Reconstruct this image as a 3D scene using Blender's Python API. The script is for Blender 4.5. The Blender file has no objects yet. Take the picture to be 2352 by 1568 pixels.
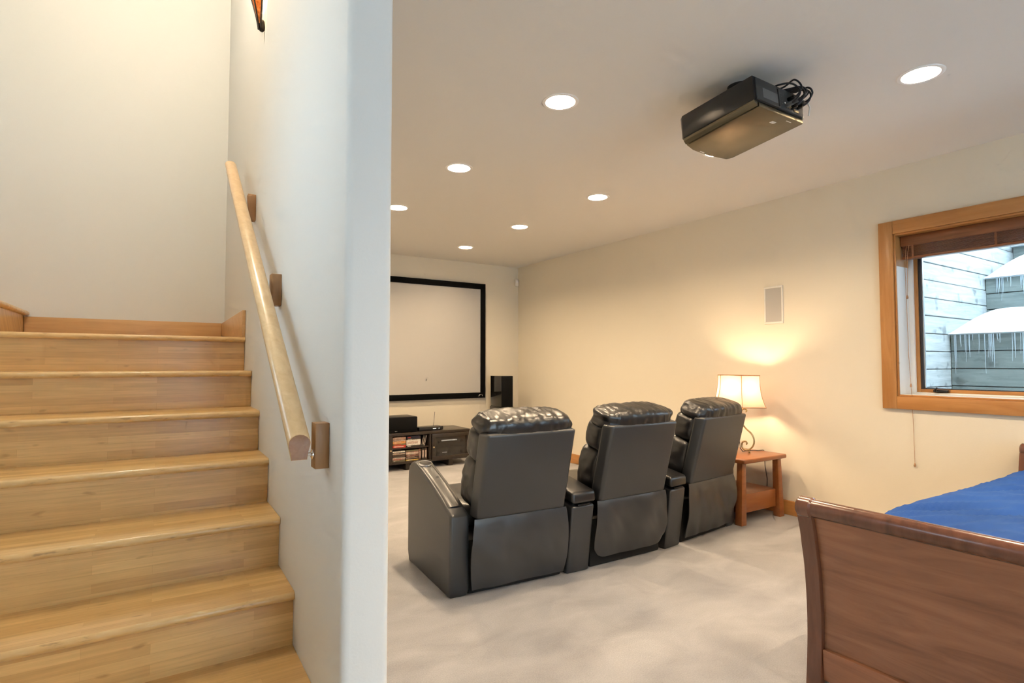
import bpy, bmesh, math, random
from mathutils import Vector, Matrix, noise
R = math.radians
SC = bpy.context.scene
C = SC.collection

# ------------------------------------------------------------------ camera, world, light
cam_d = bpy.data.cameras.new('camera')
cam = bpy.data.objects.new('camera', cam_d)
C.objects.link(cam)
cam_d.sensor_width = 36.0
cam_d.lens = 1280.0 / 2352.0 * 36.0
cam_d.clip_start = 0.02
cam.location = (0.0, 0.0, 1.15)
cam.rotation_euler = (R(90 + 2.33), 0, R(-32.43))
SC.camera = cam

W = bpy.data.worlds.new('overcast_sky')
SC.world = W
W.use_nodes = True
bg = W.node_tree.nodes['Background']
bg.inputs[0].default_value = (0.65, 0.84, 1.0, 1)
bg.inputs[1].default_value = 4.5

SC.view_settings.view_transform = 'Standard'
SC.view_settings.look = 'None'
SC.view_settings.gamma = 1.0
SC.view_settings.use_curve_mapping = False
SC.view_settings.exposure = 0.46
try:
    SC.cycles.max_bounces = 7
    SC.cycles.diffuse_bounces = 4
    SC.cycles.glossy_bounces = 3
    SC.cycles.use_adaptive_sampling = True
    SC.cycles.adaptive_threshold = 0.13
    SC.cycles.adaptive_min_samples = 12
    SC.cycles.sample_clamp_indirect = 6.0
    SC.cycles.caustics_reflective = False
    SC.cycles.caustics_refractive = False
    SC.cycles.use_denoising = True
except Exception:
    pass

def portal(name, loc, rot, sx, sy):
    d = bpy.data.lights.new(name, 'AREA')
    d.shape = 'RECTANGLE'; d.size = sx; d.size_y = sy
    d.cycles.is_portal = True
    o = bpy.data.objects.new(name, d); C.objects.link(o)
    o.location = loc; o.rotation_euler = rot
    return o

CAN_POWER = 455.0            # radiance of the recessed lamps
CAN_COL = (1.0, 0.76, 0.50)
LAMP_RAD = 300.0
LAMP_COL = (1.0, 0.72, 0.45)
SCONCE_RAD = 420.0
ADDED_PENDANT_RAD = 104.0

# room constants
XW, YF, ZC = 4.109, 6.313, 2.457      # right wall, far wall, ceiling
XS, XP = 0.414, 0.543                 # stair side / theatre side of the partition
YE = 1.47                             # end of the partition
YB = 4.667                            # back wall of the stairwell
XL, YR = -0.72, -3.2                  # left wall, rear wall
ZT = 5.0

# ------------------------------------------------------------------ materials
M = {}
def nodes_of(name):
    m = bpy.data.materials.new(name); m.use_nodes = True
    nt = m.node_tree
    return m, nt, nt.nodes['Principled BSDF']
def ramp(nt, fac, stops):
    r = nt.nodes.new('ShaderNodeValToRGB')
    el = r.color_ramp.elements
    while len(el) < len(stops): el.new(0.5)
    for e, (p, c) in zip(el, stops):
        e.position = p; e.color = (c[0], c[1], c[2], 1)
    nt.links.new(fac, r.inputs[0])
    return r.outputs[0]
def coords(nt, scale=(1, 1, 1), rot=(0, 0, 0)):
    t = nt.nodes.new('ShaderNodeTexCoord'); mp = nt.nodes.new('ShaderNodeMapping')
    mp.inputs['Scale'].default_value = scale; mp.inputs['Rotation'].default_value = rot
    nt.links.new(t.outputs['Object'], mp.inputs['Vector'])
    return mp.outputs[0]
def noise_tex(nt, vec, scale, detail=3, rough=0.5, dist=0.0):
    n = nt.nodes.new('ShaderNodeTexNoise')
    n.inputs['Scale'].default_value = scale; n.inputs['Detail'].default_value = detail
    n.inputs['Roughness'].default_value = rough; n.inputs['Distortion'].default_value = dist
    nt.links.new(vec, n.inputs['Vector'])
    return n.outputs['Fac']
def bump(nt, bsdf, h, strength, dist=0.002):
    b = nt.nodes.new('ShaderNodeBump')
    b.inputs['Strength'].default_value = strength; b.inputs['Distance'].default_value = dist
    nt.links.new(h, b.inputs['Height']); nt.links.new(b.outputs[0], bsdf.inputs['Normal'])
def plain(name, col, rough=0.5, metal=0.0, spec=0.5, bscale=0, bstr=0.0, var=0.0, vscale=6, coat=0.0, bdist=0.002):
    m, nt, b = nodes_of(name)
    b.inputs['Base Color'].default_value = (*col, 1)
    b.inputs['Roughness'].default_value = rough; b.inputs['Metallic'].default_value = metal
    b.inputs['Specular IOR Level'].default_value = spec
    if coat: b.inputs['Coat Weight'].default_value = coat; b.inputs['Coat Roughness'].default_value = 0.15
    if var:
        f = noise_tex(nt, coords(nt), vscale, 3)
        lo = tuple(c * (1 - var) for c in col); hi = tuple(min(1, c * (1 + var)) for c in col)
        nt.links.new(ramp(nt, f, [(0.3, lo), (0.7, hi)]), b.inputs['Base Color'])
    if bscale: bump(nt, b, noise_tex(nt, coords(nt), bscale, 4), bstr, bdist)
    M[name] = m
    return m
def wood(name, dark, light, axis='x', rough=0.35, grain=9.0, coat=0.3, stretch=12.0, bstr=0.06):
    m, nt, b = nodes_of(name)
    s = [stretch, stretch, stretch]; s['xyz'.index(axis)] = 1.0
    v = coords(nt, tuple(s))
    f1 = noise_tex(nt, v, grain * 0.35, 5, 0.6, 0.8)
    f2 = noise_tex(nt, coords(nt), 2.2, 2)
    mx = nt.nodes.new('ShaderNodeMath'); mx.operation = 'MULTIPLY_ADD'
    mx.inputs[1].default_value = 0.7
    nt.links.new(f1, mx.inputs[0])
    sc = nt.nodes.new('ShaderNodeMath'); sc.operation = 'MULTIPLY'; sc.inputs[1].default_value = 0.3
    nt.links.new(f2, sc.inputs[0]); nt.links.new(sc.outputs[0], mx.inputs[2])
    nt.links.new(ramp(nt, mx.outputs[0], [(0.32, dark), (0.66, light)]), b.inputs['Base Color'])
    b.inputs['Roughness'].default_value = rough
    b.inputs['Coat Weight'].default_value = coat; b.inputs['Coat Roughness'].default_value = 0.2
    bump(nt, b, f1, bstr, 0.001)
    M[name] = m
    return m
def emis(name, col, strength):
    m, nt, b = nodes_of(name)
    b.inputs['Base Color'].default_value = (0.9, 0.9, 0.9, 1)
    b.inputs['Emission Color'].default_value = (*col, 1)
    b.inputs['Emission Strength'].default_value = strength
    M[name] = m
    return m

def bamboo(name):
    m, nt, b = nodes_of(name)
    t = nt.nodes.new('ShaderNodeTexCoord'); sp = nt.nodes.new('ShaderNodeSeparateXYZ')
    nt.links.new(t.outputs['Object'], sp.inputs[0])
    ad = nt.nodes.new('ShaderNodeMath'); ad.operation = 'ADD'
    nt.links.new(sp.outputs[1], ad.inputs[0]); nt.links.new(sp.outputs[2], ad.inputs[1])
    cb = nt.nodes.new('ShaderNodeCombineXYZ')
    nt.links.new(sp.outputs[0], cb.inputs[0]); nt.links.new(ad.outputs[0], cb.inputs[1])
    br = nt.nodes.new('ShaderNodeTexBrick')
    br.inputs['Color1'].default_value = (0.82, 0.53, 0.215, 1)
    br.inputs['Color2'].default_value = (0.66, 0.385, 0.14, 1)
    br.inputs['Mortar'].default_value = (0.64, 0.36, 0.13, 1)
    br.inputs['Scale'].default_value = 1.0; br.inputs['Mortar Size'].default_value = 0.0004
    br.inputs['Brick Width'].default_value = 0.46; br.inputs['Row Height'].default_value = 0.031
    br.offset = 0.37; br.squash = 1.0
    nt.links.new(cb.outputs[0], br.inputs['Vector'])
    mp = nt.nodes.new('ShaderNodeMapping'); mp.inputs['Scale'].default_value = (3.0, 60.0, 1)
    nt.links.new(cb.outputs[0], mp.inputs['Vector'])
    f = noise_tex(nt, mp.outputs[0], 1.6, 4, 0.6)
    mp2 = nt.nodes.new('ShaderNodeMapping'); mp2.inputs['Scale'].default_value = (13.0, 32.0, 1)
    nt.links.new(cb.outputs[0], mp2.inputs['Vector'])
    k = noise_tex(nt, mp2.outputs[0], 1.0, 1, 0.4)
    g = ramp(nt, f, [(0.3, (0.86, 0.84, 0.80)), (0.7, (1.05, 1.05, 1.05))])
    kn = ramp(nt, k, [(0.70, (1, 1, 1)), (0.82, (0.72, 0.66, 0.58))])
    m1 = nt.nodes.new('ShaderNodeMix'); m1.data_type = 'RGBA'; m1.blend_type = 'MULTIPLY'; m1.inputs[0].default_value = 1
    nt.links.new(br.outputs['Color'], m1.inputs[6]); nt.links.new(g, m1.inputs[7])
    m2 = nt.nodes.new('ShaderNodeMix'); m2.data_type = 'RGBA'; m2.blend_type = 'MULTIPLY'; m2.inputs[0].default_value = 1
    nt.links.new(m1.outputs[2], m2.inputs[6]); nt.links.new(kn, m2.inputs[7])
    nt.links.new(m2.outputs[2], b.inputs['Base Color'])
    b.inputs['Roughness'].default_value = 0.30
    b.inputs['Coat Weight'].default_value = 0.4; b.inputs['Coat Roughness'].default_value = 0.22
    bump(nt, b, f, 0.05, 0.001)
    M[name] = m

def worn(name):
    m, nt, b = nodes_of(name)
    f = noise_tex(nt, coords(nt, (7, 30, 30)), 2.6, 3, 0.6)
    c = ramp(nt, f, [(0.28, (0.50, 0.30, 0.12)), (0.40, (0.72, 0.45, 0.18)), (0.62, (0.76, 0.50, 0.22)), (0.78, (0.80, 0.62, 0.36))])
    nt.links.new(c, b.inputs['Base Color'])
    b.inputs['Roughness'].default_value = 0.35; b.inputs['Coat Weight'].default_value = 0.3
    M[name] = m

def carpet(name):
    m, nt, b = nodes_of(name)
    v = coords(nt)
    big = noise_tex(nt, coords(nt, (1.0, 1.6, 1), (0, 0, 0.5)), 2.6, 4, 0.55, 0.6)
    fine = noise_tex(nt, v, 190, 3, 0.7)
    a = ramp(nt, big, [(0.32, (0.335, 0.325, 0.325)), (0.68, (0.45, 0.44, 0.44))])
    f = ramp(nt, fine, [(0.25, (0.80, 0.80, 0.80)), (0.75, (1.12, 1.12, 1.12))])
    mx = nt.nodes.new('ShaderNodeMix'); mx.data_type = 'RGBA'; mx.blend_type = 'MULTIPLY'; mx.inputs[0].default_value = 1
    nt.links.new(a, mx.inputs[6]); nt.links.new(f, mx.inputs[7])
    nt.links.new(mx.outputs[2], b.inputs['Base Color'])
    b.inputs['Roughness'].default_value = 0.95; b.inputs['Specular IOR Level'].default_value = 0.1
    b.inputs['Sheen Weight'].default_value = 0.25
    bump(nt, b, fine, 0.45, 0.004)
    M[name] = m

def glass_thin(name, tint=(0.97, 0.99, 1.0), rough=0.02, ior=1.35):
    m = bpy.data.materials.new(name); m.use_nodes = True
    nt = m.node_tree; nt.nodes.clear()
    o = nt.nodes.new('ShaderNodeOutputMaterial')
    tr = nt.nodes.new('ShaderNodeBsdfTransparent'); tr.inputs[0].default_value = (*tint, 1)
    gl = nt.nodes.new('ShaderNodeBsdfGlossy'); gl.inputs['Roughness'].default_value = rough
    fr = nt.nodes.new('ShaderNodeFresnel'); fr.inputs[0].default_value = ior
    mx = nt.nodes.new('ShaderNodeMixShader')
    nt.links.new(fr.outputs[0], mx.inputs[0]); nt.links.new(tr.outputs[0], mx.inputs[1]); nt.links.new(gl.outputs[0], mx.inputs[2])
    nt.links.new(mx.outputs[0], o.inputs[0])
    M[name] = m

def translucent(name, col, tcol, fac=0.6, mottled=None):
    m = bpy.data.materials.new(name); m.use_nodes = True
    nt = m.node_tree; nt.nodes.clear()
    o = nt.nodes.new('ShaderNodeOutputMaterial')
    d = nt.nodes.new('ShaderNodeBsdfDiffuse'); d.inputs[0].default_value = (*col, 1)
    t = nt.nodes.new('ShaderNodeBsdfTranslucent'); t.inputs[0].default_value = (*tcol, 1)
    if mottled:
        f = noise_tex(nt, coords(nt), 22, 4, 0.6, 1.5)
        cc = ramp(nt, f, mottled)
        nt.links.new(cc, d.inputs[0]); nt.links.new(cc, t.inputs[0])
    mx = nt.nodes.new('ShaderNodeMixShader'); mx.inputs[0].default_value = fac
    nt.links.new(d.outputs[0], mx.inputs[1]); nt.links.new(t.outputs[0], mx.inputs[2])
    nt.links.new(mx.outputs[0], o.inputs[0])
    M[name] = m

def planks_mat(name, dk=(0.31, 0.325, 0.32), lt=(0.52, 0.54, 0.53)):
    m, nt, b = nodes_of(name)
    v = coords(nt, (1.0, 1.0, 10.0))
    f = noise_tex(nt, v, 2.5, 5, 0.65, 0.5)
    k = noise_tex(nt, coords(nt, (1, 1, 1)), 7.5, 2, 0.5)
    a = ramp(nt, f, [(0.3, dk), (0.7, lt)])
    kn = ramp(nt, k, [(0.30, (0.55, 0.56, 0.56)), (0.40, (1, 1, 1))])
    mx = nt.nodes.new('ShaderNodeMix'); mx.data_type = 'RGBA'; mx.blend_type = 'MULTIPLY'; mx.inputs[0].default_value = 1
    nt.links.new(a, mx.inputs[6]); nt.links.new(kn, mx.inputs[7])
    nt.links.new(mx.outputs[2], b.inputs['Base Color'])
    b.inputs['Roughness'].default_value = 0.85
    bump(nt, b, f, 0.3, 0.003)
    M[name] = m

plain('wall_paint', (0.79, 0.715, 0.575), 0.75, spec=0.25, bscale=150, bstr=0.10, bdist=0.003)
plain('stair_paint', (0.79, 0.785, 0.755), 0.75, spec=0.25, bscale=150, bstr=0.10, bdist=0.003)
plain('ceiling_paint', (0.78, 0.745, 0.685), 0.85, spec=0.2, bscale=120, bstr=0.10, bdist=0.003)
carpet('carpet')
bamboo('bamboo')
worn('worn_edge')
wood('maple', (0.66, 0.42, 0.20), (0.80, 0.56, 0.30), 'y', 0.28, 8, 0.5)
wood('block_wood', (0.30, 0.145, 0.055), (0.44, 0.23, 0.095), 'z', 0.45, 10, 0.1)
wood('rail_end', (0.27, 0.11, 0.042), (0.38, 0.18, 0.075), 'y', 0.5, 14, 0.1)
wood('trim_wood', (0.42, 0.175, 0.045), (0.56, 0.27, 0.085), 'z', 0.4, 7, 0.25)
wood('trim_wood_y', (0.42, 0.175, 0.045), (0.56, 0.27, 0.085), 'y', 0.4, 7, 0.25)
wood('trim_wood_x', (0.42, 0.175, 0.045), (0.56, 0.27, 0.085), 'x', 0.4, 7, 0.25)
wood('stair_trim', (0.58, 0.32, 0.13), (0.72, 0.44, 0.20), 'x', 0.4, 6, 0.2)
wood('table_wood', (0.25, 0.070, 0.018), (0.34, 0.115, 0.032), 'x', 0.33, 7, 0.4)
wood('bed_wood', (0.20, 0.072, 0.034), (0.39, 0.165, 0.080), 'y', 0.27, 6, 0.5, stretch=9)
wood('bed_wood_z', (0.090, 0.030, 0.016), (0.18, 0.066, 0.034), 'z', 0.25, 6, 0.5, stretch=9)
wood('espresso', (0.020, 0.013, 0.009), (0.038, 0.026, 0.018), 'x', 0.35, 8, 0.3)
wood('blind_wood', (0.16, 0.052, 0.018), (0.27, 0.095, 0.035), 'y', 0.32, 9, 0.4)
plain('leather', (0.011, 0.0105, 0.011), 0.30, spec=0.8, bscale=260, bstr=0.18, bdist=0.002)
plain('leather_panel', (0.0205, 0.0225, 0.026), 0.38, spec=1.0, bscale=320, bstr=0.12, bdist=0.0015)
plain('vinyl_skirt', (0.025, 0.0265, 0.030), 0.36, spec=1.0, bscale=300, bstr=0.1, bdist=0.0015)
plain('black_base', (0.010, 0.010, 0.010), 0.8)
plain('chrome', (0.85, 0.85, 0.86), 0.12, 1.0)
plain('cup_black', (0.008, 0.008, 0.009), 0.25)
plain('screen_fabric', (0.50, 0.475, 0.44), 0.8, spec=0.2)
plain('velvet_black', (0.004, 0.004, 0.004), 0.9, spec=0.1)
plain('speaker_gloss', (0.010, 0.009, 0.008), 0.07, spec=0.6, coat=0.5)
plain('speaker_cloth', (0.006, 0.006, 0.006), 0.9, spec=0.15, bscale=500, bstr=0.2)
plain('plastic_black', (0.012, 0.012, 0.012), 0.3)
plain('plastic_dark', (0.030, 0.030, 0.028), 0.45)
plain('plastic_grey', (0.13, 0.125, 0.12), 0.5)
plain('plastic_white', (0.78, 0.74, 0.66), 0.5)
plain('grille_white', (0.47, 0.445, 0.405), 0.6, bscale=900, bstr=0.3)
plain('projector_lid', (0.16, 0.135, 0.085), 0.34, 0.75, spec=0.6)
plain('label_grey', (0.10, 0.095, 0.09), 0.6)
plain('silver', (0.72, 0.71, 0.69), 0.25, 0.9)
plain('gold_metal', (0.50, 0.40, 0.20), 0.32, 0.9, var=0.25, vscale=30)
plain('brass_knob', (0.70, 0.55, 0.32), 0.3, 0.8)
plain('white_trim_and_glare', (0.86, 0.84, 0.80), 0.5)  # white trim; on the window wood it stands in for daylight glare
plain('reflector_white', (0.93, 0.92, 0.90), 0.5)
plain('iron', (0.030, 0.018, 0.012), 0.5, 0.3)
plain('comforter', (0.012, 0.066, 0.27), 0.75, spec=0.25, bscale=240, bstr=0.2, var=0.15, vscale=3)
plain('mattress_cloth', (0.6, 0.6, 0.58), 0.9)
plain('snow', (0.92, 0.95, 0.98), 0.7, bscale=40, bstr=0.15, bdist=0.01)
plain('ice', (0.46, 0.52, 0.56), 0.5, spec=0.4)
plain('gasket', (0.035, 0.035, 0.04), 0.5)
plain('alu', (0.62, 0.64, 0.64), 0.4, 0.5)
plain('latch_bronze', (0.030, 0.030, 0.032), 0.35, 0.5)
plain('soil', (0.10, 0.08, 0.06), 0.95)
plain('cord_tan', (0.45, 0.25, 0.13), 0.7)
plain('cord_black', (0.012, 0.012, 0.014), 0.5)
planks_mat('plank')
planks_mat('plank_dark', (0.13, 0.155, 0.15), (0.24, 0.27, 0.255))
glass_thin('window_glass')
glass_thin('cabinet_glass', (0.70, 0.66, 0.62), 0.12, 1.75)
translucent('shade_cloth', (0.66, 0.46, 0.34), (0.62, 0.42, 0.30), 0.30)
plain('shade_trim', (0.50, 0.28, 0.15), 0.8)
translucent('mica', (0.5, 0.25, 0.09), (0.6, 0.3, 0.1), 0.6,
            mottled=[(0.3, (0.30, 0.11, 0.03)), (0.6, (0.85, 0.45, 0.16))])
translucent('frost', (0.85, 0.82, 0.75), (0.95, 0.9, 0.8), 0.6)
emis('can_glow', CAN_COL, CAN_POWER)
emis('bulb_glow', LAMP_COL, LAMP_RAD)
emis('sconce_glow', (1.0, 0.74, 0.42), SCONCE_RAD)
emis('added_pendant_glow', (1.0, 0.88, 0.70), ADDED_PENDANT_RAD)
emis('led_blue', (0.4, 0.7, 1.0), 4.0)
emis('display_pale', (0.85, 0.9, 0.85), 0.9)
for i, c in enumerate([(0.62, 0.40, 0.28), (0.42, 0.28, 0.22), (0.70, 0.55, 0.46), (0.75, 0.35, 0.12), (0.20, 0.19, 0.08),
                       (0.62, 0.05, 0.035), (0.035, 0.030, 0.055), (0.80, 0.74, 0.66), (0.055, 0.045, 0.035), (0.17, 0.17, 0.11),
                       (0.62, 0.48, 0.40), (0.30, 0.13, 0.09), (0.75, 0.52, 0.10), (0.09, 0.08, 0.075), (0.14, 0.08, 0.05)]):
    plain('case_%d' % i, c, 0.35, spec=0.5, var=0.3, vscale=60)

# ------------------------------------------------------------------ mesh helpers
def merge(bm, tmp, mtx=None):
    if mtx is not None: bmesh.ops.transform(tmp, matrix=mtx, verts=tmp.verts)
    me = bpy.data.meshes.new('tmp'); tmp.to_mesh(me); tmp.free()
    bm.from_mesh(me); bpy.data.meshes.remove(me)
def add_box(bm, x0, x1, y0, y1, z0, z1, bev=0.0, seg=2, mtx=None):
    t = bmesh.new()
    bmesh.ops.create_cube(t, size=1.0)
    for v in t.verts:
        v.co = Vector((x0 + (v.co.x + .5) * (x1 - x0), y0 + (v.co.y + .5) * (y1 - y0), z0 + (v.co.z + .5) * (z1 - z0)))
    if bev > 0:
        bmesh.ops.bevel(t, geom=list(t.edges), offset=bev, segments=seg, profile=0.5, affect='EDGES', clamp_overlap=True)
    merge(bm, t, mtx)
def add_hexa(bm, pts, bev=0.0, seg=2, mtx=None):
    """eight corners: bottom ring (4, ccw) then top ring (4)"""
    t = bmesh.new()
    v = [t.verts.new(p) for p in pts]
    for f in ((3, 2, 1, 0), (4, 5, 6, 7), (0, 1, 5, 4), (1, 2, 6, 5), (2, 3, 7, 6), (3, 0, 4, 7)):
        t.faces.new([v[i] for i in f])
    bmesh.ops.recalc_face_normals(t, faces=t.faces)
    if bev > 0:
        bmesh.ops.bevel(t, geom=list(t.edges), offset=bev, segments=seg, profile=0.5, affect='EDGES', clamp_overlap=True)
    merge(bm, t, mtx)
def add_prism(bm, poly, axis, a, b, bev=0.0, seg=2, mtx=None):
    """poly in the two remaining axes (x: y,z / y: x,z / z: x,y)"""
    def P(p, s):
        if axis == 'x': return (s, p[0], p[1])
        if axis == 'y': return (p[0], s, p[1])
        return (p[0], p[1], s)
    t = bmesh.new()
    A = [t.verts.new(P(p, a)) for p in poly]; B = [t.verts.new(P(p, b)) for p in poly]
    n = len(poly)
    t.faces.new(A[::-1]); t.faces.new(B)
    for i in range(n): t.faces.new((A[i], A[(i + 1) % n], B[(i + 1) % n], B[i]))
    bmesh.ops.recalc_face_normals(t, faces=t.faces)
    if bev > 0:
        caps = [e for e in t.edges if (e.verts[0] in A) == (e.verts[1] in A)]
        bmesh.ops.bevel(t, geom=caps, offset=bev, segments=seg, profile=0.5, affect='EDGES', clamp_overlap=True)
    merge(bm, t, mtx)
def add_tube(bm, pts, r, n=8, caps=True, flat=None):
    pts = [Vector(p) for p in pts]
    rs = r if isinstance(r, (list, tuple)) else [r] * len(pts)
    rings = []; up = None
    for i, p in enumerate(pts):
        d = (pts[min(i + 1, len(pts) - 1)] - pts[max(i - 1, 0)]).normalized()
        if up is None:
            up = Vector((0, 0, 1)) if abs(d.z) < 0.9 else Vector((1, 0, 0))
        up = (up - d * up.dot(d)).normalized(); s = d.cross(up)
        ring = []
        for k in range(n):
            a = 2 * math.pi * k / n
            ring.append(bm.verts.new(p + (s * math.cos(a) + up * math.sin(a) * (flat or 1.0)) * rs[i]))
        rings.append(ring)
    for i in range(len(rings) - 1):
        for k in range(n):
            bm.faces.new((rings[i][k], rings[i][(k + 1) % n], rings[i + 1][(k + 1) % n], rings[i + 1][k]))
    if caps:
        bm.faces.new(rings[0][::-1]); bm.faces.new(rings[-1])
def add_lathe(bm, prof, c=(0, 0, 0), n=24, mtx=None, a0=0.0, a1=2 * math.pi):
    t = bmesh.new()
    full = abs(a1 - a0 - 2 * math.pi) < 1e-6
    m = n if full else n + 1
    rings = []
    for (r, z) in prof:
        if r < 1e-6 and full: rings.append([t.verts.new((c[0], c[1], c[2] + z))]); continue
        rings.append([t.verts.new((c[0] + r * math.cos(a0 + (a1 - a0) * k / n), c[1] + r * math.sin(a0 + (a1 - a0) * k / n), c[2] + z)) for k in range(m)])
    for i in range(len(rings) - 1):
        A, B = rings[i], rings[i + 1]
        for k in range(n):
            k2 = (k + 1) % m
            if len(A) == 1 and len(B) == 1: continue
            if len(A) == 1: t.faces.new((A[0], B[k2], B[k]))
            elif len(B) == 1: t.faces.new((A[k], A[k2], B[0]))
            else: t.faces.new((A[k], A[k2], B[k2], B[k]))
    merge(bm, t, mtx)
def add_grid(bm, fn, nu, nv, thick=0.0, mtx=None):
    t = bmesh.new()
    V = [[t.verts.new(fn(i / nu, j / nv)) for j in range(nv + 1)] for i in range(nu + 1)]
    for i in range(nu):
        for j in range(nv):
            t.faces.new((V[i][j], V[i + 1][j], V[i + 1][j + 1], V[i][j + 1]))
    if thick:
        bmesh.ops.recalc_face_normals(t, faces=t.faces)
        bmesh.ops.solidify(t, geom=list(t.faces), thickness=thick)
    merge(bm, t, mtx)
def add_pillow(bm, sx, sy, sz, k=5.0, n=18, fn=None, mtx=None):
    """rounded cushion centred on 0, half sizes; fn(p, q)->offset along q"""
    t = bmesh.new()
    for ax in range(3):
        for sg in (-1, 1):
            V = []
            for i in range(n + 1):
                row = []
                for j in range(n + 1):
                    a, b = -1 + 2 * i / n, -1 + 2 * j / n
                    p = [0, 0, 0]; p[ax] = sg; p[(ax + 1) % 3] = a; p[(ax + 2) % 3] = b
                    row.append(t.verts.new(p))
                V.append(row)
            for i in range(n):
                for j in range(n):
                    q = (V[i][j], V[i + 1][j], V[i + 1][j + 1], V[i][j + 1])
                    t.faces.new(q if sg > 0 else q[::-1])
    bmesh.ops.remove_doubles(t, verts=t.verts, dist=1e-5)
    for v in t.verts:
        p = v.co
        s = (abs(p.x) ** k + abs(p.y) ** k + abs(p.z) ** k) ** (1 / k)
        q = Vector((p.x / s, p.y / s, p.z / s))
        o = Vector((q.x * sx, q.y * sy, q.z * sz))
        if fn: o += q.normalized() * fn(o, q)
        v.co = o
    merge(bm, t, mtx)

def obj(name, bm, mat, parent=None, loc=None, smooth=True, kind=None, ang=38):
    me = bpy.data.meshes.new(name)
    bmesh.ops.recalc_face_normals(bm, faces=bm.faces)
    bm.to_mesh(me); bm.free()
    if smooth:
        me.shade_smooth()
        me.set_sharp_from_angle(angle=R(ang))
    mats = mat if isinstance(mat, (list, tuple)) else [mat]
    for x in mats: me.materials.append(M[x])
    o = bpy.data.objects.new(name, me); C.objects.link(o)
    if parent is not None: o.parent = parent
    if loc is not None: o.location = loc
    if kind: o['kind'] = kind
    return o
def tag(o, label, cat, group=None, kind=None):
    o['label'] = label; o['category'] = cat
    if group: o['group'] = group
    if kind: o['kind'] = kind
    return o
def thing(name, label, cat, loc=(0, 0, 0), rz=0.0, group=None, rx=0.0, ry=0.0):
    o = bpy.data.objects.new(name, None); C.objects.link(o)
    o.empty_display_size = 0.1
    o.location = loc; o.rotation_euler = (rx, ry, rz)
    return tag(o, label, cat, group)
def struct(name, bm, mat, label=None, parent=None, smooth=True):
    o = obj(name, bm, mat, parent, smooth=smooth)
    if parent is None:
        o['kind'] = 'structure'
        if label: o['label'] = label
    return o
def part_box(name, mat, parent, *a, bev=0.0, seg=2):
    b = bmesh.new(); add_box(b, *a, bev=bev, seg=seg)
    return obj(name, b, mat, parent)
def dup(root, loc, rz=None, label=None, group=None):
    r = root.copy(); C.objects.link(r); r.location = loc
    if rz is not None: r.rotation_euler = (0, 0, rz)
    if label: r['label'] = label
    if group: r['group'] = group
    for ch in list(root.children):
        c = ch.copy(); C.objects.link(c); c.parent = r
        for g in ch.children:
            d = g.copy(); C.objects.link(d); d.parent = c
    return r

# ================================================================== SETTING
# window opening in the right wall
WY0, WY1, WZ0, WZ1 = 0.56, 1.739, 0.940, 2.011
XO = 4.42                                       # outer face of the right wall
b = bmesh.new(); add_box(b, XL - .13, XO, YR - .15, YF + .15, -0.12, 0.0)
struct('floor', b, 'carpet', 'pale greige wall-to-wall carpet')
b = bmesh.new()
add_box(b, XW, XO, YR, WY0, 0, ZC); add_box(b, XW, XO, WY1, YF, 0, ZC)
add_box(b, XW, XO, WY0, WY1, 0, WZ0); add_box(b, XW, XO, WY0, WY1, WZ1, ZC)
struct('wall_right', b, 'wall_paint', 'cream wall with the window and the small in-wall speaker', smooth=False)
b = bmesh.new(); add_box(b, XP, XO, YF, YF + .15, 0, ZC)
struct('wall_far', b, 'wall_paint', 'cream wall behind the projection screen', smooth=False)
# partition with bullnosed end
b = bmesh.new()
r = 0.022; poly = []
for k in range(7):
    a = math.pi + math.pi / 2 * k / 6; poly.append((XS + r + r * math.cos(a), YE + r + r * math.sin(a)))
for k in range(7):
    a = 1.5 * math.pi + math.pi / 2 * k / 6; poly.append((XP - r + r * math.cos(a), YE + r + r * math.sin(a)))
poly += [(XP, YF), (XS, YF)]
add_prism(b, poly, 'z', 0, ZT)
struct('wall_center', b, 'stair_paint', 'off-white partition with rounded corners between stairs and theatre')
b = bmesh.new(); add_box(b, -3.2, XS, YB, YB + .13, 0, ZT)
struct('wall_stairwell', b, 'stair_paint', 'off-white back wall of the stairwell', smooth=False)
b = bmesh.new()
LW = (1.50, 2.20, 1.60, 2.30)                     # small stair window added in the left wall as fill light, unseen
add_box(b, XL - .13, XL, YR, LW[0], 0, ZT); add_box(b, XL - .13, XL, LW[1], 3.40, 0, ZT)
add_box(b, XL - .13, XL, LW[0], LW[1], 0, LW[2]); add_box(b, XL - .13, XL, LW[0], LW[1], LW[3], ZT)
struct('wall_left', b, 'stair_paint', 'off-white wall left of the stairs', smooth=False)
b = bmesh.new(); add_box(b, -3.2, XL - .13, 3.27, 3.40, 0, ZT)
struct('wall_flight', b, 'stair_paint', 'off-white wall along the upper flight', smooth=False)
b = bmesh.new(); add_box(b, -3.33, -3.2, 3.27, YB + .13, 0, ZT)
struct('wall_flight_end', b, 'stair_paint', 'off-white wall at the end of the upper flight', smooth=False)
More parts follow.
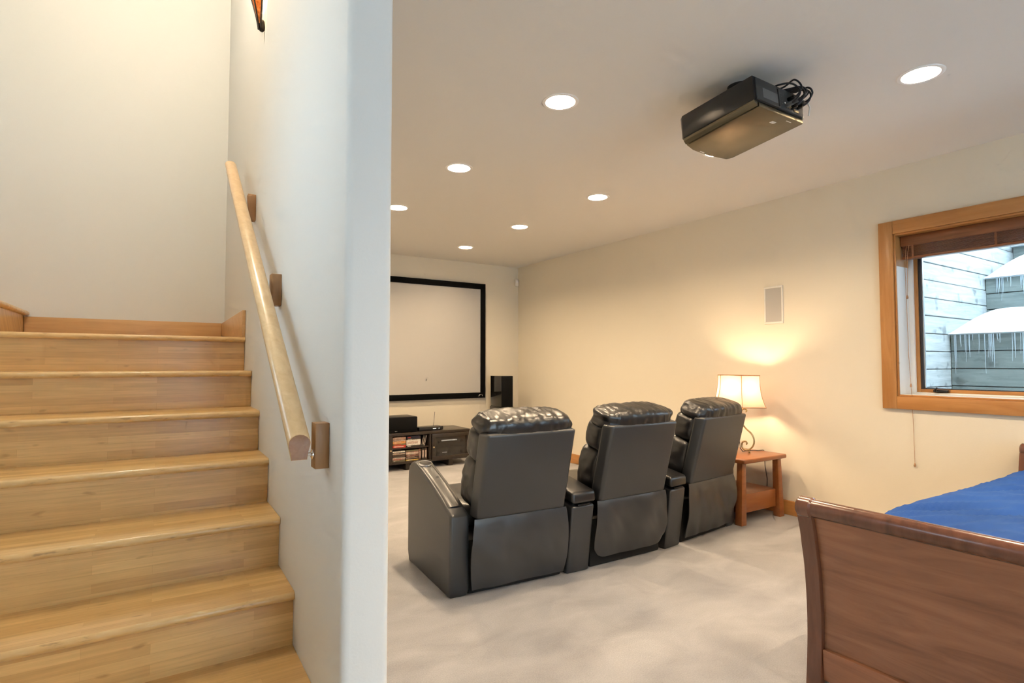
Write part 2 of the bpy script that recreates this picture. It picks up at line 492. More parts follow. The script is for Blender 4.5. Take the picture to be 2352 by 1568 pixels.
# ceilings
b = bmesh.new()
CANS = [(x, y) for x in (1.668, 2.882) for y in (-1.15, -0.03, 1.092, 2.175, 3.285, 4.40, 5.505) if (x, y) != (1.668, 1.092)]
def loop(pts):
    vs = [b.verts.new((p[0], p[1], ZC)) for p in pts]
    for i in range(len(vs)): b.edges.new((vs[i], vs[(i + 1) % len(vs)]))
loop([(XP, YR), (XO, YR), (XO, YF), (XP, YF)])
for (x, y) in CANS: loop([(x + .076 * math.cos(2 * math.pi * k / 32), y + .076 * math.sin(2 * math.pi * k / 32)) for k in range(32)])
bmesh.ops.triangle_fill(b, use_beauty=True, use_dissolve=False, edges=list(b.edges))
b2 = bmesh.new(); b, b_main = b2, b
loop([(XL, YR), (XP, YR), (XP, YE), (XL, YE)])
bmesh.ops.triangle_fill(b, use_beauty=True, use_dissolve=False, edges=list(b.edges))
b = b_main; merge(b, b2)
add_box(b, XL, XO, YR, YE, ZC + .10, ZC + .13); add_box(b, XP, XO, YE, YF, ZC + .10, ZC + .13)
struct('ceiling', b, 'ceiling_paint', 'flat cream ceiling with recessed lights', smooth=False)
b = bmesh.new(); add_box(b, XL, XS, YE - .12, YE, ZC + .12, ZT)
struct('wall_header', b, 'stair_paint', 'header wall above the foot of the stairs', smooth=False)
b = bmesh.new(); add_box(b, -3.33, XP, YE - .12, YB + .13, ZT, ZT + .1)
struct('ceiling_stairwell', b, 'ceiling_paint', 'high ceiling of the stairwell', smooth=False)
# rear wall with an unseen wide glazed opening, added for cool daylight
b = bmesh.new()
add_box(b, XL, 0.3, YR - .15, YR, 0, ZC); add_box(b, 3.3, XO, YR - .15, YR, 0, ZC)
add_box(b, 0.3, 3.3, YR - .15, YR, 2.10, ZC); add_box(b, 0.3, 3.3, YR - .15, YR, 0, 0.10)
struct('wall_rear', b, 'wall_paint', 'cream rear wall with an added wide patio window', smooth=False)
b = bmesh.new(); add_box(b, 0.3, 3.3, YR - .09, YR - .08, 0.10, 2.10)
struct('added_window_rear', b, 'window_glass', 'wide patio window added unseen behind the camera for daylight', smooth=False)
b = bmesh.new(); add_box(b, XL - .08, XL - .075, LW[0], LW[1], LW[2], LW[3])
struct('added_window_stair', b, 'window_glass', 'small unseen stair window added in the left wall for fill light', smooth=False)
portal('portal_stair', (XL - .14, (LW[0] + LW[1]) / 2, (LW[2] + LW[3]) / 2), (R(90), 0, R(-90)), LW[1] - LW[0], LW[3] - LW[2])
portal('portal_rear', (1.8, YR - .16, 1.1), (R(90), 0, R(180)), 3.0, 2.0)
portal('portal_window', (XO + .02, (WY0 + WY1) / 2, (WZ0 + WZ1) / 2), (R(90), 0, R(90)), WY1 - WY0, WZ1 - WZ0)

# baseboards
b = bmesh.new(); add_box(b, XW - .016, XW, 1.15, YF, 0.0, 0.108, bev=0.004)
struct('baseboard_right', b, 'trim_wood_y', 'honey wood baseboard along the right wall')
b = bmesh.new(); add_box(b, XP, XW - .016, YF - .016, YF, 0.0, 0.108, bev=0.004)
struct('baseboard_far', b, 'trim_wood_x', 'honey wood baseboard along the far wall')

# ------------------------------------------------------------------ stairs
RISE, RUN = 0.186, 0.2825
Ynose = lambda k: 2.0325 + RUN * (6 - k)        # k = 6 lowest full step ... 1 landing edge
Znose = lambda k: 0.372 + RISE * (6 - k)
st = thing('staircase', 'bamboo staircase climbing to a landing beside the partition wall', 'stairs', (XL, 1.5, 0))
def sp(name, bm): 
    o = obj(name, bm, 'bamboo', st)
    o.matrix_parent_inverse = Matrix.Translation((-XL, -1.5, 0))
    return o
def add_tread(b, y0, y1, z, x0=XL, x1=XS):
    """slab with a rounded nose at y0"""
    poly = [(y1, z - .028), (y1, z), (y0 + .010, z)]
    for k in range(1, 6):
        a = math.pi / 2 + math.pi * k / 6; poly.append((y0 + .014 + .014 * math.cos(a), z - .014 + .014 * math.sin(a)))
    poly += [(y0 + .012, z - .028)]
    add_prism(b, poly, 'x', x0 + .001, x1 - .001)
OH = 0.026
for k in range(7, 0, -1):
    y0 = Ynose(k) if k < 7 else 1.50
    y1 = Ynose(k - 1) + OH if k > 1 else YB - .001
    b = bmesh.new(); add_tread(b, y0, y1, Znose(k)); tr = sp('landing' if k == 1 else 'tread', b)
    nb = bmesh.new(); z = Znose(k)
    arc = [(y0 + .014 + .0146 * math.cos(math.pi / 2 + math.pi * q / 8), z - .014 + .0146 * math.sin(math.pi / 2 + math.pi * q / 8)) for q in range(1, 8)]
    add_prism(nb, arc, 'x', XL + .002, XS - .002)
    no = obj('nosing', nb, 'worn_edge', tr)
    b = bmesh.new(); add_box(b, XL + .001, XS - .001, y0 + OH, y0 + OH + .018, (Znose(k + 1) if k < 7 else 0), Znose(k) - .028); sp('riser', b)
# upper flight turning left
for j in range(4):
    x1 = -0.700 - RUN * j
    z = Znose(1) + RISE * (j + 1)
    t = bmesh.new()
    poly = [(x1 - RUN - OH, z - .028), (x1 - RUN - OH, z), (x1 - .010, z)]
    for k in range(1, 6):
        a = math.pi / 2 - math.pi * k / 6; poly.append((x1 - .014 + .014 * math.cos(a), z - .014 + .014 * math.sin(a)))
    poly += [(x1 - .012, z - .028)]
    add_prism(t, poly, 'y', 3.41, YB - .001); sp('tread', t)
    t = bmesh.new(); add_box(t, x1 - OH - .018, x1 - OH, 3.41, YB - .001, z - RISE, z - .028); sp('riser', t)
# landing skirting
b = bmesh.new(); add_box(b, -0.724, XS - .019, YB - .018, YB - .0005, Znose(1), Znose(1) + .152, bev=0.003)
struct('baseboard_landing', b, 'stair_trim', 'wood skirting along the back of the landing')
b = bmesh.new(); add_box(b, XS - .018, XS - .0005, Ynose(1) + .006, YB - .0005, Znose(1), Znose(1) + .152, bev=0.002)
struct('baseboard_landing_side', b, 'stair_trim', 'wood skirting at the right side of the landing')

# ================================================================== OBJECTS
# ------------------------------------------------------------------ handrail
hr = thing('handrail', 'pale maple handrail on wooden blocks along the stair wall', 'handrail', (XS, 1.6, 0.9))
def hp(name, bm, mat, parent=None):
    o = obj(name, bm, mat, parent or hr)
    if parent is None: o.matrix_parent_inverse = Matrix.Translation((-XS, -1.6, -0.9))
    return o
RX = 0.330
A, Bp = Vector((RX, 1.595, 0.925)), Vector((RX, 3.54, 2.285))
d = (Bp - A).normalized(); side = Vector((1, 0, 0)); upv = side.cross(d)
prof = []                                        # bread-loaf rail section (x, up)
for k in range(9):
    a = math.pi * k / 8; prof.append((0.030 * math.cos(a), 0.008 + 0.021 * math.sin(a)))
prof += [(-0.027, 0.0), (-0.021, -0.012), (-0.021, -0.030), (0.021, -0.030), (0.021, -0.012), (0.027, 0.0)]
b = bmesh.new()
v0 = [b.verts.new(A + side * p[0] + upv * p[1] + d * (-0.02 * 0)) for p in prof]
v1 = [b.verts.new(Bp + side * p[0] + upv * p[1]) for p in prof]
# square (plumb) cut ends
for vs, base in ((v0, A), (v1, Bp)):
    for v in vs:
        dy = base.y - v.co.y; v.co += d * (dy / d.y)
b.faces.new(v0[::-1]); b.faces.new(v1)
for i in range(len(prof)): b.faces.new((v0[i], v0[(i + 1) % len(prof)], v1[(i + 1) % len(prof)], v1[i]))
bmesh.ops.bevel(b, geom=[e for e in b.edges if all(v in v0 for v in e.verts) or all(v in v1 for v in e.verts)], offset=0.002, segments=1, affect='EDGES')
rl = hp('rail', b, ['maple', 'rail_end'])
for f in rl.data.polygons:
    if abs(f.normal.y) > .95: f.material_index = 1
for (y, z0, z1) in ((1.61, 0.858, 0.985), (2.375, 1.384, 1.511), (3.13, 1.895, 2.030)):
    b = bmesh.new(); add_box(b, XS - .039, XS - .0005, y, y + .05, z0, z1, bev=0.002)
    blk = hp('mounting_block', b, 'block_wood')
    b = bmesh.new(); yc = y + .024
    zr = A.z + (yc - A.y) / d.y * d.z
    zb = zr - .055
    add_lathe(b, [(0, 0.0), (0.015, 0.0), (0.015, .004), (0.007, .007), (0, .008)], (0, 0, 0), 14, Matrix.Translation((XS - .039, yc, zb)) @ Matrix.Rotation(R(-90), 4, 'Y'))
    add_tube(b, [(XS - .040, yc, zb), (XS - .060, yc, zb), (RX + .012, yc, zb + .006), (RX + .002, yc, zb + .014), (RX, yc, zr - .030)], 0.0055, 8)
    hp('bracket', b, 'chrome', blk)

# ------------------------------------------------------------------ wall sconce
sco = thing('wall_sconce', 'mica glass wall sconce with dark ribs high on the stair wall', 'sconce', (XS, 2.95, 2.81))
def scp(u, ang, out=1.0):
    """u 0..1 from tip to rim, ang 0..pi around the front"""
    h = 0.42 * u; rr = (0.010 + 0.145 * u ** 1.25) * out
    return Vector((-0.020 - rr * 0.85 * math.sin(ang), rr * math.cos(ang), h))
for k in range(3):
    b = bmesh.new()
    a0, a1 = math.pi * k / 3, math.pi * (k + 1) / 3
    add_grid(b, lambda u, v: scp(0.06 + .94 * u, a0).lerp(scp(0.06 + .94 * u, a1), v), 14, 4, 0.002)
    obj('glass_panel', b, 'mica', sco)
for k in range(4):
    b = bmesh.new(); a0 = math.pi * k / 3
    add_tube(b, [scp(u / 14, a0, 1.03) for u in range(15)], [0.0045] * 15, 6)
    obj('rib', b, 'iron', sco)
b = bmesh.new(); add_pillow(b, .013, .014, .030, 3, 6, mtx=Matrix.Translation((-0.0135, 0, 0.02)))
obj('finial', b, 'iron', sco)
b = bmesh.new(); add_box(b, -.022, -.0005, -.030, .030, 0.20, 0.34, bev=.001)
obj('back_plate', b, 'iron', sco)
b = bmesh.new(); add_lathe(b, [(0, -.03), (.022, -.02), (.028, 0), (.020, .025), (0.010, .04), (0, .042)], (-0.06, 0, 0.30), 12)
obj('bulb', b, 'sconce_glow', sco)

# ------------------------------------------------------------------ stairwell pendant, unseen above the frame, added to brighten the stairs
pn = thing('added_pendant', 'unseen opal globe pendant added to light the stairwell', 'added pendant light', (-0.15, 2.85, 4.05))
b = bmesh.new(); add_lathe(b, [(0, -.12)] + [(.12 * math.cos(R(a)), .12 * math.sin(R(a))) for a in range(-75, 76, 15)] + [(0, .12)], n=24)
obj('globe', b, 'added_pendant_glow', pn)
b = bmesh.new(); add_tube(b, [(0, 0, .12), (0, 0, .94)], .006, 8); obj('stem', b, 'iron', pn)
b = bmesh.new(); add_lathe(b, [(0, .932), (.05, .932), (.055, .949), (0, .949)], n=20); obj('canopy', b, 'iron', pn)

# ------------------------------------------------------------------ recessed lights
def make_can():
    t = thing('recessed_light', 'x', 'ceiling light', (0, 0, 0))
    b = bmesh.new(); add_lathe(b, [(.0735, .0), (.0735, -.003), (.080, -.005), (.090, -.003), (.092, -.0002), (.0735, .0)], n=40)
    obj('trim_ring', b, 'white_trim_and_glare', t)
    b = bmesh.new(); add_lathe(b, [(.0735, -.001), (.0735, .020), (.066, .050), (0, .051)], n=40)
    obj('reflector', b, 'reflector_white', t)
    b = bmesh.new(); add_lathe(b, [(0, .030), (.04, .032), (.060, .040), (.060, .048), (0, .048)], n=32)
    obj('lens', b, 'can_glow', t)
    return t
cans = [(1.668, 2.175, 'round recessed ceiling light left of the projector, largest of its row'),
        (1.668, 3.285, 'round recessed ceiling light second along the left row toward the screen'),
        (1.668, 4.40, 'round recessed ceiling light at the edge of the partition wall'),
        (1.668, 5.505, 'round recessed ceiling light nearest the screen in the left row'),
        (2.882, 1.092, 'round recessed ceiling light to the right of the projector'),
        (2.882, 2.175, 'round recessed ceiling light just behind the projector body'),
        (2.882, 3.285, 'round recessed ceiling light over the middle of the right wall row'),
        (2.882, 4.40, 'round recessed ceiling light second from the far wall in the right row'),
        (2.882, 5.505, 'round recessed ceiling light closest to the far corner above the screen'),
        (1.668, -0.03, 'round recessed ceiling light added unseen behind the camera, left row, first'),  # this and the next three are unseen, added for more light
        (1.668, -1.15, 'round recessed ceiling light added unseen behind the camera, left row, second'),
        (2.882, -0.03, 'round recessed ceiling light added unseen behind the camera, right row, first'),
        (2.882, -1.15, 'round recessed ceiling light added unseen behind the camera, right row, second')]
can0 = make_can()
for i, (x, y, lab) in enumerate(cans):
    if i == 0:
        can0.location = (x, y, ZC); can0['label'] = lab; can0['group'] = 'recessed ceiling lights'
    else:
        dup(can0, (x, y, ZC), label=lab, group='recessed ceiling lights')

# ------------------------------------------------------------------ projection screen
SX0, SX1, SZ0, SZ1, FW = 1.08, 3.582, 0.718, 2.190, 0.070
ps = thing('projection_screen', 'wide projection screen in a black velvet frame on the far wall', 'screen', ((SX0 + SX1) / 2, YF, SZ0))
cx = (SX0 + SX1) / 2; hw = (SX1 - SX0) / 2; hh = SZ1 - SZ0
b = bmesh.new(); add_box(b, -hw + FW - .01, hw - FW + .01, -.024, -.004, FW - .01, hh - FW + .01); obj('screen_surface', b, 'screen_fabric', ps)
for nm, a in (('frame_bar', (-hw, hw, hh - FW, hh)), ('frame_bar', (-hw, hw, 0, FW)), ('frame_bar', (-hw, -hw + FW, FW, hh - FW)), ('frame_bar', (hw - FW, hw, FW, hh - FW))):
    b = bmesh.new(); add_box(b, a[0], a[1], -.036, -.001, a[2], a[3], bev=.003); obj(nm, b, 'velvet_black', ps)
b = bmesh.new()                                   # small emblem: slanted wedge and arc
add_prism(b, [(hw - .112, .020), (hw - .098, .045), (hw - .090, .045), (hw - .090, .022), (hw - .098, .022)], 'y', -.0375, -.0355)
arc = [(hw - .068 + .022 * math.cos(R(t)), -.0368, .031 + .014 * math.sin(R(t))) for t in range(170, -60, -23)]
add_tube(b, arc, .0026, 6)
obj('emblem', b, 'silver', ps)

# ------------------------------------------------------------------ corner sensor
sn = thing('motion_sensor', 'small white motion sensor high in the far corner', 'sensor', (4.073, YF - .012, 2.203))
b = bmesh.new(); add_pillow(b, .024, .020, .046, 6, 10, mtx=Matrix.Translation((0, -.010, .046)) @ Matrix.Rotation(R(-25), 4, 'Z')); obj('housing', b, 'plastic_white', sn)
b = bmesh.new(); add_pillow(b, .016, .010, .018, 4, 8, mtx=Matrix.Translation((-.006, -.026, .060)) @ Matrix.Rotation(R(-25), 4, 'Z')); obj('lens', b, 'white_trim_and_glare', sn)

# ------------------------------------------------------------------ in-wall speaker
ws = thing('in_wall_speaker', 'flush rectangular wall speaker with pale grey grille above the lamp', 'speaker', (XW, 2.60, 1.470))
for a in ((-.080, .080, 0, .016), (-.080, .080, .281, .297), (-.080, -.066, .016, .281), (.066, .080, .016, .281)):
    b = bmesh.new(); add_box(b, -.008, -.0005, a[0], a[1], a[2], a[3], bev=.002); obj('frame', b, 'plastic_white', ws)
b = bmesh.new(); add_box(b, -.005, -.0005, -.066, .066, .016, .281); obj('grille', b, 'grille_white', ws)

# ------------------------------------------------------------------ media console
TX0, TX1, TY0, TY1, TZ0, TZ1 = 1.58, 3.079, 5.755, 6.19, 0.072, 0.403
tv = thing('media_console', 'low espresso media console with glass doors under the screen', 'media console', ((TX0 + TX1) / 2, TY0, 0))
ox = (TX0 + TX1) / 2
def tvp(name, mat, x0, x1, y0, y1, z0, z1, bev=.002, parent=None):
    b = bmesh.new(); add_box(b, x0 - ox, x1 - ox, y0 - TY0, y1 - TY0, z0, z1, bev=bev)
    return obj(name, b, mat, parent or tv)
D1, D2 = 2.135, 2.575
tvp('top_panel', 'espresso', TX0, TX1, TY0, TY1, TZ1 - .028, TZ1)
tvp('bottom_panel', 'espresso', TX0, TX1, TY0, TY1, TZ0, TZ0 + .022)
for x in (TX0, D1 - .010, D2, TX1 - .020):
    tvp('side_panel', 'espresso', x, x + .020, TY0 + .006, TY1, TZ0 + .022, TZ1 - .028)
tvp('back_panel', 'espresso', TX0, TX1, TY1 - .008, TY1, TZ0 + .022, TZ1 - .028)
tvp('shelf', 'espresso', D1 + .010, D2, TY0 + .03, TY1 - .008, 0.228, 0.243)
for x in (1.66, 2.30, 2.818):
    tvp('foot', 'espresso', x, x + .048, TY0 + .02, TY1 - .02, 0.0, TZ0)
for (dx0, dx1, kx) in ((D2 + .022, TX1 - .004, D2 + .034), (TX0 + .004, D1 - .012, D1 - .024)):
    zz0, zz1 = TZ0 + .012, TZ1 - .030
    s = .040
    b = bmesh.new()
    for a in ((dx0, dx1, zz0, zz0 + s), (dx0, dx1, zz1 - s, zz1), (dx0, dx0 + s, zz0 + s, zz1 - s), (dx1 - s, dx1, zz0 + s, zz1 - s)):
        add_box(b, a[0] - ox, a[1] - ox, -.016, .003, a[2], a[3], bev=.002)
    dr = obj('door', b, 'espresso', tv)
    b = bmesh.new(); add_box(b, dx0 + s - ox, dx1 - s - ox, -.008, -.005, zz0 + s, zz1 - s); obj('glass_pane', b, 'cabinet_glass', dr)
    b = bmesh.new(); add_lathe(b, [(0, 0), (.004, 0), (.004, .010), (.009, .014), (.009, .020), (.005, .024), (0, .025)], n=14,
                               mtx=Matrix.Translation((kx - ox, -.016, 0.228)) @ Matrix.Rotation(R(90), 4, 'X')); obj('knob', b, 'brass_knob', dr)
# receivers behind the right door
def av(name, label, x0, x1, z0, z1, dots):
    t = thing(name, label, 'electronics', ((x0 + x1) / 2, TY0 + .06, z0))
    w = (x1 - x0) / 2; h = z1 - z0
    b = bmesh.new(); add_box(b, -w, w, 0, .28, .008, h, bev=.003)
    for sx in (-w + .03, w - .03):
        for sy in (.03, .25): add_lathe(b, [(0, 0), (.012, 0), (.012, .008), (0, .008)], (sx, sy, 0), 10)
    obj('body', b, 'plastic_dark', t)
    b = bmesh.new(); add_box(b, -w + .002, w - .002, -.006, 0, .012, h - .003, bev=.002); obj('faceplate', b, 'plastic_grey', t)
    b = bmesh.new(); random.seed(len(label))
    x = dots[0]
    while x < dots[1]:
        ww = random.uniform(.004, .009); add_box(b, x, x + ww, -.0072, -.006, dots[2], dots[3]); x += ww + random.uniform(.002, .004)
    obj('display', b, 'display_pale', t)
    b = bmesh.new(); add_lathe(b, [(0, 0), (.004, 0), (.003, .002), (0, .002)], n=8, mtx=Matrix.Translation((-w + .025, -.006, h * .35)) @ Matrix.Rotation(R(90), 4, 'X')); obj('power_light', b, 'led_blue', t)
    for sx in (-w + .06, w - .05):
        b = bmesh.new(); add_lathe(b, [(0, 0), (.016, 0), (.015, .012), (0, .013)], n=18, mtx=Matrix.Translation((sx, -.006, h * .5)) @ Matrix.Rotation(R(90), 4, 'X')); obj('dial', b, 'plastic_dark', t)
    return t
av('av_receiver', 'dark receiver with a pale display behind the right glass door, upper unit', 2.640, 3.045, 0.201, 0.330, (-.10, .09, .075, .088))
av('disc_player', 'dark disc player behind the right glass door, under the receiver', 2.640, 3.045, 0.0945, 0.199, (-.09, -.03, .050, .058))

# disc cases ---------------------------------------------------------
def case(label, x0, x1, z0, z1, ci, y0=None, accent=None, group=None):
    y0 = TY0 + .035 if y0 is None else y0
    t = thing('disc_case', label, 'disc case', ((x0 + x1) / 2, y0, z0), group=group)
    w = (x1 - x0) / 2
    b = bmesh.new(); add_box(b, -w, w, 0, .132, 0, z1 - z0, bev=min(.002, (z1 - z0) * .2), seg=1); obj('shell', b, 'case_%d' % ci, t)
    b = bmesh.new(); h = z1 - z0
    add_box(b, -w + .012, (w * .3 if accent is None else accent[1]) , -.0006, .0002, h * .3, h * .7)
    obj('spine_print', b, 'case_%d' % (accent[0] if accent else (7 if ci != 7 else 11)), t)
    return t
ordn = ['topmost', 'second', 'third', 'fourth', 'fifth', 'sixth', 'seventh', 'eighth', 'ninth', 'tenth', 'eleventh']
cname = ['tan', 'dull brown', 'pinkish white', 'orange', 'olive', 'red', 'navy', 'white', 'near-black', 'grey-green', 'pale pink', 'dark red', 'yellow', 'charcoal', 'dark brown']
def stack(where, x0, x1, ztop, items, group, y0=None):
    z = ztop - sum(h for h, _, _ in items)
    zz = ztop
    n = len(items)
    for i, (h, ci, ac) in enumerate(items):
        pos = 'bottom' if i == n - 1 else ordn[i]
        lab = '%s disc case, %s in the %s' % (cname[ci], pos + (' one' if pos in ('bottom', 'topmost') else ' from the top'), where)
        random.seed(i * 7 + n)
        j = random.uniform(-.003, .003)
        case(lab, x0 + j, x1 + j, zz - h + .0002, zz, ci, (TY0 + .035 + random.uniform(0, .006)), ac, group)
        zz -= h
hU = [(.023, 0, (2, .02)), (.014, 1, (10, .05)), (.010, 2, (1, -.03)), (.025, 3, (0, .02)), (.016, 4, (5, .02)), (.028, 5, (2, .05))]
stack('upper left stack of the console', 2.158, 2.308, 0.243 + sum(h for h, _, _ in hU), hU, 'cases on the upper shelf')
hU2 = [(.032, 6, (5, -.035)), (.010, 8, (7, -.02)), (.062, 7, (10, .05)), (.016, 8, (7, -.03))]
stack('upper right stack of the console', 2.317, 2.482, 0.243 + sum(h for h, _, _ in hU2) , hU2, 'cases on the upper shelf')
hL = [(.015, 7, (10, .02)), (.011, 13, (2, .0)), (.011, 10, (0, .01)), (.011, 8, (14, .02)), (.011, 14, (8, .03)), (.011, 13, (9, 0)), (.012, 2, (10, .06)), (.011, 10, (5, .03)), (.010, 14, (0, .01)), (.010, 9, (7, -.04))]
stack('lower left stack of the console', 2.158, 2.300, 0.094 + sum(h for h, _, _ in hL), hL, 'cases on the lower shelf')
hR = [(.013, 9, (4, .03)), (.010, 11, (14, .02)), (.011, 2, (10, .06)), (.011, 10, (7, .02)), (.011, 14, (1, .04)), (.011, 11, (2, -.03)), (.011, 8, (0, .02)), (.011, 1, (9, .03)), (.012, 14, (8, .05)), (.013, 12, (7, .0))]
stack('lower right stack of the console', 2.312, 2.458, 0.094 + sum(h for h, _, _ in hR), hR, 'cases on the lower shelf')
# upright cases
def upright(label, x, z0, tall, thick, ci, lean, y0=TY0 + .05):
    t = thing('disc_case', label, 'disc case', (x, y0, z0), group='upright cases', ry=lean)
    b = bmesh.new(); add_box(b, 0, thick, 0, .135, 0, tall, bev=.0015, seg=1); obj('shell', b, 'case_%d' % ci, t)
    b = bmesh.new(); add_box(b, thick * .25, thick * .75, -.0006, .0002, tall * .15, tall * .8); obj('spine_print', b, 'case_%d' % (10 if ci != 10 else 13), t)
upright('dark thin case leaning beside the white box set', 2.492, 0.2462, .112, .010, 13, R(13))
upright('grey-green thin case leaning against the console divider', 2.508, 0.2466, .112, .012, 9, R(14))
upright('pale-edged thin case leaning outermost on the upper shelf', 2.525, 0.2464, .114, .010, 10, R(15))
upright('dark red case standing upright on the lower shelf', 2.464, 0.0942, .118, .013, 11, 0)
upright('dark brown case standing upright beside the dark red one', 2.479, 0.0942, .118, .013, 14, 0)
upright('near-black folder standing upright by the console divider', 2.500, 0.0942, .125, .030, 8, 0)
upright('brown folder standing last by the console divider', 2.533, 0.0942, .125, .030, 14, 0)

# centre speaker ------------------------------------------------------
cs = thing('center_speaker', 'black centre-channel loudspeaker lying on the media console', 'speaker', (2.20, 5.80, TZ1))
b = bmesh.new(); add_box(b, -.245, .245, .012, .30, 0, .168, bev=.004); obj('cabinet', b, 'plastic_black', cs)
b = bmesh.new(); add_box(b, -.243, .243, 0, .012, .003, .165, bev=.003); obj('grille', b, 'speaker_cloth', cs)
b = bmesh.new(); add_box(b, -.016, .012, -.0012, 0, .014, .020, bev=.0008, seg=1); obj('badge', b, 'silver', cs)

# router / set top box
rt = thing('router', 'flat black network box with a thin upright aerial on the console', 'router', (2.62, 5.82, TZ1))
b = bmesh.new(); add_box(b, -.145, .145, 0, .15, .004, .040, bev=.003)
for sx in (-.12, .12):
    for sy in (.02, .13): add_lathe(b, [(0, 0), (.008, 0), (.008, .004), (0, .004)], (sx, sy, 0), 8)
obj('body', b, 'plastic_black', rt)
b = bmesh.new(); add_box(b, .02, .06, -.001, 0, .018, .024); add_box(b, .09, .10, -.001, 0, .018, .024); obj('display', b, 'display_pale', rt)
b = bmesh.new(); add_tube(b, [(.070, .10, .040), (.072, .10, .055), (.088, .10, .20)], [.004, .0028, .0028], 8); obj('antenna', b, 'plastic_grey', rt)

# ------------------------------------------------------------------ tower speaker
ts = thing('tower_speaker', 'tall gloss black floor loudspeaker in the far corner', 'speaker', (3.60, 5.90, 0))
b = bmesh.new(); add_box(b, 0, .163, .012, .28, .62, 1.004, bev=.004); obj('cabinet', b, 'speaker_gloss', ts)
b = bmesh.new(); add_box(b, .001, .162, 0, .012, .62, 1.003, bev=.003); obj('grille', b, 'speaker_cloth', ts)
b = bmesh.new(); add_box(b, -.006, .169, -.006, .286, .035, .62, bev=.004); obj('lower_cabinet', b, 'speaker_gloss', ts)
b = bmesh.new(); add_box(b, .0, .163, -.014, -.006, .06, .60, bev=.003); obj('lower_grille', b, 'speaker_cloth', ts)
b = bmesh.new(); add_box(b, -.03, .193, -.03, .31, 0, .035, bev=.005); obj('plinth', b, 'plastic_black', ts)

# ------------------------------------------------------------------ recliners
LU = Vector((0, -.113, .435)).normalized()        # up the back
LN = Vector((0, .435, .113)).normalized()         # out of the back, toward the seat
LB = Vector((0, -.047, .377))
MB = Matrix(((1, 0, 0, LB.x), (0, LN.y, LU.y, LB.y), (0, LN.z, LU.z, LB.z), (0, 0, 0, 1)))   # (x, n, u)
def wrinkle(amp, fx, fo, seed, fine=0.4):
    def f(p, q):
        v = Vector((p.x * fx + seed * 3.1, p.y * fo, p.z * fo + seed))
        n1 = noise.noise(v)
        n2 = noise.noise(Vector((p.x * fx * 2.3, p.y * fo * 2 + 5, p.z * fo * 1.7 + seed * 2)))
        ridge = (1 - abs(n1) * 2.0)
        return amp * (ridge * 0.6 + n2 * fine)
    return f
def arm_profile():
    return [(0.02, 0.0), (0.0, 0.03), (0.0, 0.395), (0.012, 0.408), (0.14, 0.462), (0.29, 0.517), (0.42, 0.556), (0.50, 0.578),
            (0.555, 0.586), (0.60, 0.578), (0.632, 0.555), (0.648, 0.52), (0.652, 0.46), (0.652, 0.06), (0.63, 0.0)]
def add_arm(root, xo, xi):
    b = bmesh.new(); lo, hi = min(xo, xi), max(xo, xi)
    add_prism(b, arm_profile(), 'x', lo, hi, bev=0.016, seg=4)
    a = obj('arm', b, 'leather_panel', root)
    # inset pad on top
    b = bmesh.new(); xm = (lo + hi) / 2; wd = (hi - lo) / 2 - .014
    top = [(0.06, 0.429), (0.14, 0.462), (0.29, 0.517), (0.42, 0.556), (0.50, 0.578), (0.555, 0.586), (0.60, 0.578)]
    def tp(u, v):
        f = u * (len(top) - 1); i = min(int(f), len(top) - 2); g = f - i
        y = top[i][0] * (1 - g) + top[i + 1][0] * g; z = top[i][1] * (1 - g) + top[i + 1][1] * g
        s = 2 * v - 1
        return Vector((xm + wd * s, y, z + 0.007 * (1 - s ** 4) - .001))
    add_grid(b, tp, 24, 8, 0.004)
    obj('arm_pad', b, 'leather', a)
    b = bmesh.new()
    mt = Matrix.Translation((xm, 0.495, 0.5805)) @ Matrix.Rotation(R(11), 4, 'X')
    add_lathe(b, [(.035, .003), (.0375, .006), (.040, .003), (.040, -.003)], n=28, mtx=mt)
    obj('cup_holder_rim', b, 'chrome', a)
    b = bmesh.new(); add_lathe(b, [(0, .0035), (.030, .004), (.036, .0045)], n=24, mtx=mt); obj('cup_holder', b, 'cup_black', a)
    return a
